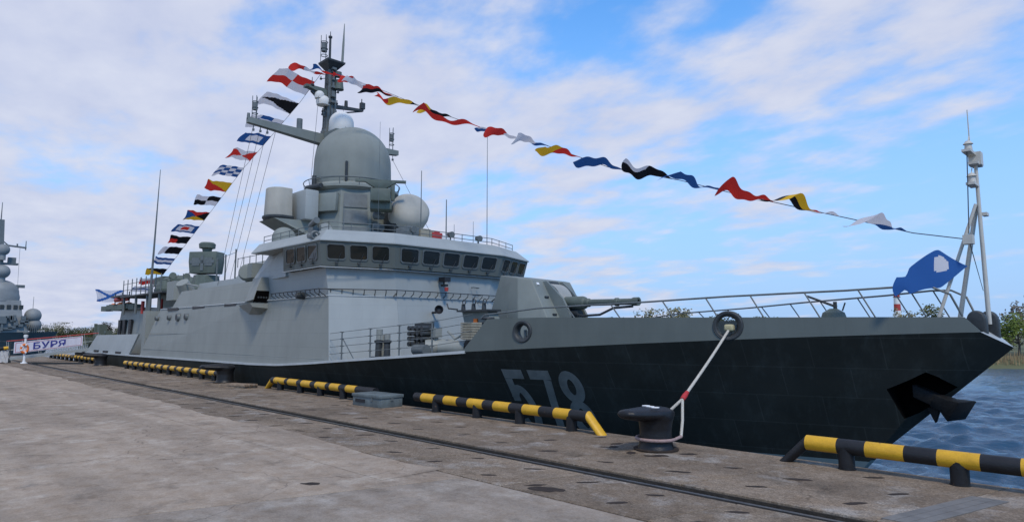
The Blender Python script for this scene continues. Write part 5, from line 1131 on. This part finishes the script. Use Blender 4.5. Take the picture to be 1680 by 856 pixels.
# ---- gangway with name banner
t = thing('gangway', (-66.5, 9.0, 0), 'gangway with red handrails and a white banner leading to the corvette stern', 'gangway')
G0, G1 = Vector((-66.5, 8.2, 0.38)), Vector((-66.5, 14.4, 1.12)); gd = (G1-G0).normalized(); gu = Vector((0, -gd.z, gd.y))
mb = MB(); mb.obox((G0+G1)/2, gd, (1,0,0), gu, (G1-G0).length/2, 0.5, 0.05)
for x in (-66.0, -67.0): mb.obox((G0+G1)/2+Vector((x+66.5, 0, -0.06)), gd, (1,0,0), gu, (G1-G0).length/2, 0.04, 0.10)
mb.build('walkway', front_grey, t)
for x in (-66.02, -66.98):
    mb = MB(); o_ = Vector((x+66.5, 0, 0))
    mb.tube([G0+o_+gu*1.35, G1+o_+gu*1.25], 0.03, 6); mb.build('handrail', red_mat, t, smooth=40)
    mb = MB(); mb.tube([G0+o_+gu*0.62, G1+o_+gu*0.6], 0.018, 6)
    for i in range(7): q = G0.lerp(G1, i/6)+o_; mb.cyl(q, q+gu*1.34, 0.025, 0.025, 6)
    mb.build('stanchions', front_grey, t)
mb = MB(); nseg = 24; BA, BB, HT0, HT1 = Vector((-65.95, 8.42, 0.74)), Vector((-65.95, 13.1, 1.32)), 0.90, 0.80
ban = mat('banner_white', (0.62, 0.60, 0.66), 0.8, 0.05, 3)
def bpt(s, v, off=0.0): 
    p = BA.lerp(BB, s)+Vector((0, 0, (HT0+(HT1-HT0)*s)*v)); p.x += off+0.02*math.sin(s*19)+0.012*math.sin(s*43+2); return p
gridv = []
for i in range(nseg):
    for j in range(4): mb.add([bpt((i)/nseg, j/4), bpt((i+1)/nseg, j/4), bpt((i+1)/nseg, (j+1)/4), bpt(i/nseg, (j+1)/4)], [(0,1,2,3)])
banner = mb.build('banner', ban, t, fix=False)
mb = MB()
for v0, v1 in ((0.07, 0.10), (0.90, 0.93)):
    for i in range(nseg): s0, s1 = 0.02+0.96*i/nseg, 0.02+0.96*(i+1)/nseg; mb.add([bpt(s0, v0, .012), bpt(s1, v0, .012), bpt(s1, v1, .012), bpt(s0, v1, .012)], [(0,1,2,3)])
for s0 in (0.02, 0.975): mb.add([bpt(s0, .07, .012), bpt(s0+.006, .07, .012), bpt(s0+.006, .93, .012), bpt(s0, .93, .012)], [(0,1,2,3)])
mb.build('banner_border', red_mat, banner, fix=False)
cu = bpy.data.curves.new('txt', 'FONT'); cu.body = 'БУРЯ'; cu.size = 1.0; cu.offset = 0.018; cu.resolution_u = 4
to = bpy.data.objects.new('txt', cu); col.objects.link(to); bpy.context.view_layer.update()
tm = bpy.data.meshes.new_from_object(to.evaluated_get(bpy.context.evaluated_depsgraph_get()))
vs = [v.co.copy() for v in tm.vertices]; x0, x1 = min(v.x for v in vs), max(v.x for v in vs); y0, y1 = min(v.y for v in vs), max(v.y for v in vs)
mb = MB(); mb.add([bpt(0.27+0.47*(v.x-x0)/(x1-x0), 0.2+0.62*(v.y-y0)/(y1-y0), 0.022) for v in vs], [tuple(p.vertices) for p in tm.polygons])
mb.build('banner_lettering', mat('lettering_blue', (0.03, 0.035, 0.22), 0.7, 0.05), banner, fix=False)
bpy.data.objects.remove(to)
# canvas side screen and landing step at the quay end
mb = MB(); n = 14
for i in range(n):
    for j in range(8):
        def cp(i, j): a = i/n; return (-65.9+0.12*math.sin(i*1.7+j)*0.5, 7.15+a*0.95, 0.05+j*0.115+0.03*math.sin(i*0.9))
        mb.add([cp(i, j), cp(i+1, j), cp(i+1, j+1), cp(i, j+1)], [(0,1,2,3)])
mb.build('canvas_screen', mat('canvas_white', (0.55, 0.54, 0.52), 0.85, 0.12, 5), t, smooth=60, fix=False)
mb = MB(); mb.box(-67.1, -66.0, 7.0, 8.3, 0, 0.3); mb.cyl((-66.0, 7.1, 0), (-66.0, 7.1, 1.75), 0.03, 0.03, 6); mb.cyl((-66.0, 8.2, 0), (-66.0, 8.2, 1.75), 0.03, 0.03, 6); mb.tube([(-66.0, 7.1, 1.7), (-66.0, 8.3, 1.7)], 0.025, 6); mb.build('landing_step', dark_steel, t)
mb = MB(); mb.cyl((-65.9, 7.3, 1.12), (-65.9, 8.05, 1.2), 0.13, 0.13, 14, 0); mb.cyl((-65.9, 7.5, 1.14), (-65.9, 7.75, 1.17), 0.137, 0.137, 14, 1); mb.build('rolled_fender', [yellow, fender_black], t, smooth=40)
# lamp post with a life-ring
t = thing('lifebuoy_post', (-64.5, 8.95, 0), 'white post with a lamp cap and orange lifebuoy by the gangway foot', 'post')
mb = MB(); mb.rev((-64.5, 8.95, 0), [(0.24, 0), (0.22, 0.06), (0.11, 0.10), (0.08, 0.3), (0.08, 2.0), (0.14, 2.02), (0.16, 2.2), (0.1, 2.24)], n=16); mb.build('post', white_paint, t, smooth=40)
mb = MB(); mb.rev((-64.5, 8.95, 2.24), [(0.10, 0), (0.11, 0.12), (0.19, 0.14), (0.17, 0.24), (0.03, 0.34)], n=16); mb.build('lamp_cap', mid_steel, t, smooth=40)
mb = MB(); mb.torus((-64.36, 8.9, 1.15), (1, 0, 0), 0.27, 0.085, 28, 10, sx=1.15, sy=0.85, up=(0,0,1)); mb.build('life_ring', orange_mat, t, smooth=60)
mb = MB()
for a in (20, 160, 250, 310): 
    p = Vector((-64.36, 8.9+0.27*0.85*math.sin(R(a)), 1.15+0.27*1.15*math.cos(R(a)))); mb.obox(p, (1,0,0), (0,1,0), (0,0,1), 0.095, 0.07, 0.07)
bevel(mb.build('ring_band', white_paint, t), 0.03)

# ================================================================== FLAGS
def cloth(name, c, tr=0.3):
    m = bpy.data.materials.new(name); m.use_nodes = True; n, l = m.node_tree.nodes, m.node_tree.links; b = n['Principled BSDF']
    b.inputs['Base Color'].default_value = (*c, 1); b.inputs['Roughness'].default_value = 0.85; b.inputs['Specular IOR Level'].default_value = 0.15
    tb = n.new('ShaderNodeBsdfTranslucent'); tb.inputs[0].default_value = (*c, 1); mx = n.new('ShaderNodeMixShader'); mx.inputs[0].default_value = tr
    l.new(b.outputs[0], mx.inputs[1]); l.new(tb.outputs[0], mx.inputs[2]); l.new(mx.outputs[0], n['Material Output'].inputs[0]); return m
FC = {'R': cloth('flag_red', (0.72, 0.045, 0.035)), 'B': cloth('flag_blue', (0.032, 0.115, 0.34), 0.25), 'Y': cloth('flag_yellow', (0.78, 0.46, 0.03)), 'K': cloth('flag_black', (0.022, 0.022, 0.026), 0.1), 'W': cloth('flag_white', (0.72, 0.70, 0.72), 0.4)}
KEYS = list(FC)
def flag(name, label, l0, l1, fly, pat, seed, group, ripple=0.12, gather=0.0, droop=0.06, nu=34, nv=22, waves=1.6, wscale=None, roll=0.0):
    g = random.Random(seed); b = MB(); l0, l1, fly = Vector(l0), Vector(l1), Vector(fly); lu = l1-l0
    nrm = fly.cross(lu).normalized(); p1, p2, p3 = g.uniform(0, 6.3), g.uniform(0, 6.3), g.uniform(0, 6.3); F = fly.length
    mid = (l0+l1)/2
    def pt(u, v):
        wd = 1-gather*u if wscale is None else wscale(u)
        base = mid+lu*(v-0.5)*wd
        a = ripple*F*(u**0.8)
        off = nrm*(a*math.sin(2*math.pi*waves*u+p1+1.3*v)+a*0.45*math.sin(2*math.pi*waves*2.3*u+p2+3*v))
        off += Vector((0, 0, -1))*(droop*F*u*u*(0.6+0.8*v))+lu*(0.10*math.sin(2*math.pi*u*1.1+p3)*u)
        if roll: off += (lu*math.cos(roll*u)+nrm*lu.length*math.sin(roll*u)-lu)*(v-0.5)
        return base+fly*u*(1-0.05*math.cos(p3+v*3))+off
    V = [[pt(i/nu, j/nv) for j in range(nv+1)] for i in range(nu+1)]
    o = len(b.v)
    b.v += [tuple(V[i][j]) for i in range(nu+1) for j in range(nv+1)]
    used = []
    for i in range(nu):
        for j in range(nv):
            c = pat((i+0.5)/nu, (j+0.5)/nv)
            if c is None: continue
            if c not in used: used.append(c)
            q = (i*(nv+1)+j, (i+1)*(nv+1)+j, (i+1)*(nv+1)+j+1, i*(nv+1)+j+1); b.f.append(q); b.m.append(used.index(c))
    ob = b.build(name, [FC[k] for k in used], None, smooth=80, fix=False)
    recenter(ob, mid); return tag(ob, label, 'flag', group)
q4 = lambda a, b_, c, d: (lambda u, v: (a if v < .5 else b_) if u < .5 else (c if v < .5 else d))
def border(o_, i_, m=0.25, m2=None): return lambda u, v: i_ if (m < u < 1-m and m < v < 1-m) else o_
def stripes(seq, ax=1): return lambda u, v: seq[min(len(seq)-1, int((v if ax else u)*len(seq)))]
def diag(a, b_): return lambda u, v: a if u+v < 1 else b_
def saltire(bg, fg, w=0.14): return lambda u, v: fg if (abs(u-v) < w or abs(u+v-1) < w) else bg
def check(a, b_, n=4): return lambda u, v: a if (int(u*n)+int(v*n)) % 2 else b_
def tri4(a, b_, c, d):
    return lambda u, v: (a if v < u and v < 1-u else b_ if u < v and u < 1-v else c if v > u and v > 1-u else d)
def nest(a, b_, c): return lambda u, v: c if (0.34 < u < .7 and .34 < v < .66) else b_ if (0.17 < u < .85 and .17 < v < .83) else a
def hoist_tri(a, b_): return lambda u, v: a if abs(v-0.5) < 0.5*(1-u) else b_
LINE_A = [(-35.8, 18.95), (-39.6, 17.35), (-43.8, 16.0), (-48.4, 14.55), (-52.5, 12.95), (-57.0, 11.2), (-60.8, 9.75), (-64.7, 8.2), (-69.9, 6.2)]
LINE_F = [(-35.2, 18.3), (-33.77, 17.39), (-30.43, 15.84), (-25.91, 13.56), (-20.74, 11.15), (-17.64, 9.91), (-14.59, 8.47), (-11.55, 7.45), (-9.73, 6.74), (-7.42, 5.9), (-6.06, 5.41), (-4.84, 4.95), (-3.65, 4.66)]
la = lambda x: (x, YC, float(np.interp(-x, [-a for a, _ in LINE_A], [b_ for _, b_ in LINE_A])))
lf = lambda x: (x, YC, float(np.interp(x, [a for a, _ in LINE_F], [b_ for _, b_ in LINE_F])))
tag(recenter(MB().tube([(a, YC, b_) for a, b_ in LINE_A], 0.013, 5).build('dressing_line', wire_mat), (-69.9, YC, 6.2)), 'thin line carrying signal flags from the mast down to the stern', 'line')
tag(recenter(MB().tube([(a, YC, b_) for a, b_ in LINE_F], 0.013, 5).build('dressing_line', wire_mat), (-3.65, YC, 4.66)), 'thin line carrying signal flags from the mast forward to the bow mast', 'line')
GA, GF = 'signal flags on the stern line', 'signal flags on the bow line'
WND = Vector((-0.40, -1.85, 0.12))
aft_flags = [
 (-37.6, q4('R','W','W','R'), 'flag quartered red and white, highest on the stern line beside the mast', (-0.5, -2.2, 0.6)),
 (-39.7, hoist_tri('K','W'), 'white flag with a large black triangle, second from the mast', (-0.4, -2.0, 0.55)),
 (-41.8, check('B','W',3), 'white flag with blue squares partly behind the yardarm', (-0.5, -1.9, 0.3)),
 (-43.8, border('B','W',0.24), 'blue flag with a white centre just below the yardarm', None),
 (-46.0, tri4('W','R','W','R'), 'red and white flag split into triangles, below the blue one with white centre', None),
 (-48.3, check('B','W',4), 'blue and white chequered flag in the middle of the stern line', None),
 (-50.4, diag('Y','R'), 'flag split diagonally red and yellow', None),
 (-52.5, q4('K','W','W','K'), 'flag quartered black and white below the red and yellow one', None),
 (-54.8, tri4('R','K','Y','B'), 'flag of blue, red, yellow and black triangles', None),
 (-57.0, nest('B','W','R'), 'blue bordered white flag with a red centre', None),
 (-58.9, lambda u, v: 'R' if (u > .55 and v > .45) else 'K', 'black flag with a red corner', None),
 (-60.8, lambda u, v: 'W' if u > .72 else 'K', 'black flag with a white outer edge', None),
 (-62.8, stripes('BWB'), 'blue and white striped flag crossing the whip antenna', None),
 (-64.8, diag('K','Y'), 'flag split diagonally yellow and black, low on the stern line', None),
 (-66.8, lambda u, v: 'W' if v < .3 else 'R', 'red flag with a white edge above the after platform', None),
 (-68.6, lambda u, v: 'B' if .35 < v < .6 else 'W', 'white flag with a blue band, lowest on the stern line', None)]
for i, (x, pat, lb, fl) in enumerate(aft_flags):
    sc = 0.88 if i < 10 else 0.82
    flag('signal_flag', lb, la(x), la(x-1.45*sc), Vector(fl) if fl else WND*sc, pat, 40+i, GA, ripple=0.036, droop=0.03+0.03*(i % 3), gather=0.05)
fwd_flags = [   # attachment x, pattern, label, length, gather, roll
 (-36.2, lambda u, v: 'W' if .3 < u < .6 else 'R', 'red and white twisted flag left of the mast top', 1.9, 0.65, 1.2),
 (-33.6, lambda u, v: 'R' if .35 < u < .7 else 'B', 'blue and red crumpled flag across the mast', 1.9, 0.3, 0.8),
 (-32.3, stripes('RR'), 'short red flag just right of the mast', 1.3, 0.3, 0.4),
 (-31.1, lambda u, v: 'W' if u < .6 else 'R', 'pale pink and white twist of cloth just right of the short red flag', 1.5, 0.8, 1.6),
 (-29.6, lambda u, v: 'R' if u < .5 else 'W', 'red flag with a white tail, second right of the mast', 2.0, 0.7, 1.5),
 (-27.9, lambda u, v: 'W' if u < .25 else 'K' if v > .3 else 'R', 'black and white twisted flag right of the mast', 2.0, 0.4, 1.4),
 (-25.4, lambda u, v: 'K' if u < .35 else 'Y' if u < .8 else 'R', 'long yellow twisted flag with a black end', 2.6, 0.35, 1.2),
 (-23.6, lambda u, v: 'K' if u < .7 else 'Y', 'thin black streamer between the yellow flag and the long red flag', 1.6, 0.75, 1.7),
 (-21.3, stripes('RRR'), 'long red twisted flag on the bow line', 3.0, 0.25, 1.3),
 (-20.5, lambda u, v: 'W' if v < .3 else 'B', 'small dark blue flag with white edge above the roof whip', 0.9, 0.4, 0.9),
 (-18.9, lambda u, v: 'W' if u < .5 else 'R', 'thin white and red flag left of the yellow and red one', 1.6, 0.8, 1.4),
 (-17.4, lambda u, v: 'B' if u < .45 else 'W', 'thin blue and white flag left of the yellow and red one', 1.5, 0.7, 1.3),
 (-15.7, lambda u, v: 'R' if u < .62 else 'Y', 'red flag with a bright yellow end', 1.7, -0.25, 1.2),
 (-13.6, stripes('BB'), 'plain blue twisted flag right of the yellow and red one', 2.0, -0.1, 1.0),
 (-11.6, lambda u, v: 'W' if (u > .6 and v < .3) else 'K', 'black flag curling at its end in the middle of the bow line', 2.15, 0.0, 1.3),
 (-9.85, stripes('BB'), 'plain blue flag right of the black curling one', 2.3, -0.3, 0.5),
 (-8.3, stripes('RR'), 'plain red knotted flag on the bow line', 2.05, -0.2, 1.1),
 (-6.45, lambda u, v: 'W' if u < .42 else ('R' if v < .3 and u < .6 else 'Y' if v < .5 else 'K'), 'white, red, yellow and black flag near the bow end of the line', 2.7, -0.6, 0.35),
 (-4.85, lambda u, v: 'B' if u < .5 else 'W', 'white and blue flag nearest the bow mast', 2.0, -0.4, 0.6)]
for i, (x, pat, lb, L, gth, rl) in enumerate(fwd_flags):
    l0 = lf(x); l1 = lf(x-(0.40 if x > -17 else 0.29))
    d = Vector((-0.15, -1.0, 0.05)).normalized()*L*1.12
    flag('signal_flag', lb, l0, l1, d, pat, 140+i, GF, ripple=0.06, droop=0.01, waves=1.3, wscale=(lambda g_: (lambda u: max(0.12, (0.35+0.9*u**0.7)*(1-0.5*g_*u))))(gth), roll=rl)
# jack at the bow, ensign at the stern
flag('signal_flag', 'large blue flag with a white centre flying at the bow mast', (-3.72, YC, 4.42), (-3.72, YC, 3.60), Vector((-1.05, -1.85, -0.15)), lambda u, v: 'W' if ((u-.37)/.115)**2+((v-.37)/.215)**2 < 1.15 and .27 < u < .47 else 'B', 77, 'flags at the bow mast', ripple=0.02, droop=0.15, waves=0.8, wscale=lambda u: float(np.interp(u, [0, .05, .40, .46, .82, .87, 1], [.02, .12, 1.05, 1.05, .55, .13, .24])))
flag('ensign', 'white flag with a blue diagonal cross flying over the stern', (-69.85, YC-2.2, 6.35), (-69.8, YC-2.2, 5.3), Vector((-0.2, -2.2, 0.0)), saltire('W', 'B', 0.11), 90, 'flags over the stern', ripple=0.06, droop=0.05)

# ================================================================== SECOND WARSHIP, far left
w2 = thing('moored_warship', (-140, 10, WATER_Z), 'second grey warship with big dome moored beyond the gangway at the left edge', 'warship')
BX = -140
mb = MB(); rr = []
for i in range(24):
    y = -35+58.6*i/23; t_ = max(0, (y-10)/13.6); half = 5.2*(1-t_**2.2)+0.25; top_z = 2.35+0.25*t_; 
    rr.append([(BX+half, y+0.3*t_, top_z), (BX+half*0.8, y-0.8*t_, 0), (BX+half*0.7, y-2.2*t_, -2.4), (BX-half*0.7, y-2.2*t_, -2.4), (BX-half*0.8, y-0.8*t_, 0), (BX-half, y+0.3*t_, top_z)])
mb.loft(rr); mb.build('hull', mat('second_hull_grey', (0.045, 0.062, 0.065), 0.5, 0.15, 0.5), w2, smooth=30)
far_grey = mat('second_ship_grey', (0.205, 0.213, 0.205), 0.6, 0.15, 0.6)
mb = MB(); mb.loft([[(BX+3.6, -10, 2.3), (BX+3.6, 19.2, 2.3), (BX-3.6, 19.2, 2.3), (BX-3.6, -10, 2.3)], [(BX+3.2, -10, 5.2), (BX+3.2, 18.6, 5.2), (BX-3.2, 18.6, 5.2), (BX-3.2, -10, 5.2)]]); mb.loft([[(BX+3.0, 8, 5.2), (BX+3.0, 18.3, 5.2), (BX-3, 18.3, 5.2), (BX-3, 8, 5.2)], [(BX+2.6, 9, 7.8), (BX+2.6, 18.0, 7.8), (BX-2.6, 18.0, 7.8), (BX-2.6, 9, 7.8)]]); mb.build('deck_house', far_grey, w2)
for y in (15.2, 16.1, 17.0, 17.8): MB().box(BX+2.75, BX+2.95, y, y+0.55, 6.3, 7.0).build('window', glass_mat, w2)
mb = MB(); mb.rev((BX, 15.4, 7.6), [(2.7, 0), (2.75, 0.8), (2.6, 1.4)]+[(2.6*math.cos(R(a)), 1.5+2.2*math.sin(R(a))) for a in range(10, 91, 10)], n=32); mb.build('radome', far_grey, w2, smooth=40)
for y, z, r in ((15.3, 12.6, 1.15), (15.2, 16.3, 0.95), (20.0, 5.3, 1.25), (20.2, 3.7, 1.15), (16.3, 4.5, 1.0)):
    mb = MB(); mb.rev((BX+1.2, y, z), [(r*math.cos(R(a)), r*math.sin(R(a))) for a in range(-90, 91, 15)], n=24); mb.cyl((BX+1.2, y, z-r-0.8), (BX+1.2, y, z-r*0.8), r*0.45, r*0.45, 12); mb.build('small_radome', far_grey, w2, smooth=40)
mb = MB(); mb.loft([sq(BX, 14.7, 0.9, 9.5), sq(BX, 14.7, 0.45, 21.5)]); mb.box(BX-0.6, BX+0.6, 14.3, 17.5, 13.9, 14.2); mb.obox((BX, 16.6, 14.6), (1,0,0), (0,1,0), (0,0,1), 0.5, 0.55, 0.55)
mb.tube([(BX, 14.6, 17.3), (BX, 18.5, 17.0)], 0.16, 6); mb.tube([(BX, 14.6, 18.4), (BX, 16.0, 17.2)], 0.1, 6); mb.cyl((BX, 18.4, 16.6), (BX, 18.4, 18.2), 0.1, 0.06, 6); mb.cyl((BX, 17.2, 17.0), (BX, 17.2, 17.6), 0.12, 0.12, 6); mb.cyl((BX, 14.7, 21.5), (BX, 14.7, 24.5), 0.1, 0.05, 6); mb.build('mast', mid_steel, w2)
mb = MB(); mb.tube([(BX, 17.6, 16.9), (BX, 17.7, 9.9)], 0.03, 4); mb.obox((BX, 17.8, 10.3), (1,0,0), (0,1,0), (0,0,1), 0.2, 0.9, 0.25); mb.loft([sq(BX, 17.7, 0.25, 8.6), sq(BX, 17.7, 0.15, 10.1)]); mb.cyl((BX, 20.1, 4.0), (BX, 20.1, 8.6), 0.06, 0.03, 6); mb.build('wire_antenna', mid_steel, w2)
mb = MB(); g = random.Random(5)
for i in range(26): y = g.uniform(10, 19); mb.obox((BX+3.7, y, 3.0+g.uniform(0, 2.0)), (1,0,0), (0,1,0), (0,0,1), 0.3, g.uniform(0.15, 0.6), g.uniform(0.15, 0.6))
for i in range(14): y = 18.8+i*0.33; mb.cyl((BX+max(0.4, 4.0-i*0.25), y, 2.4), (BX+max(0.4, 4.0-i*0.25), y, 3.7), 0.05, 0.05, 5)
mb.build('deck_gear', mid_steel, w2)
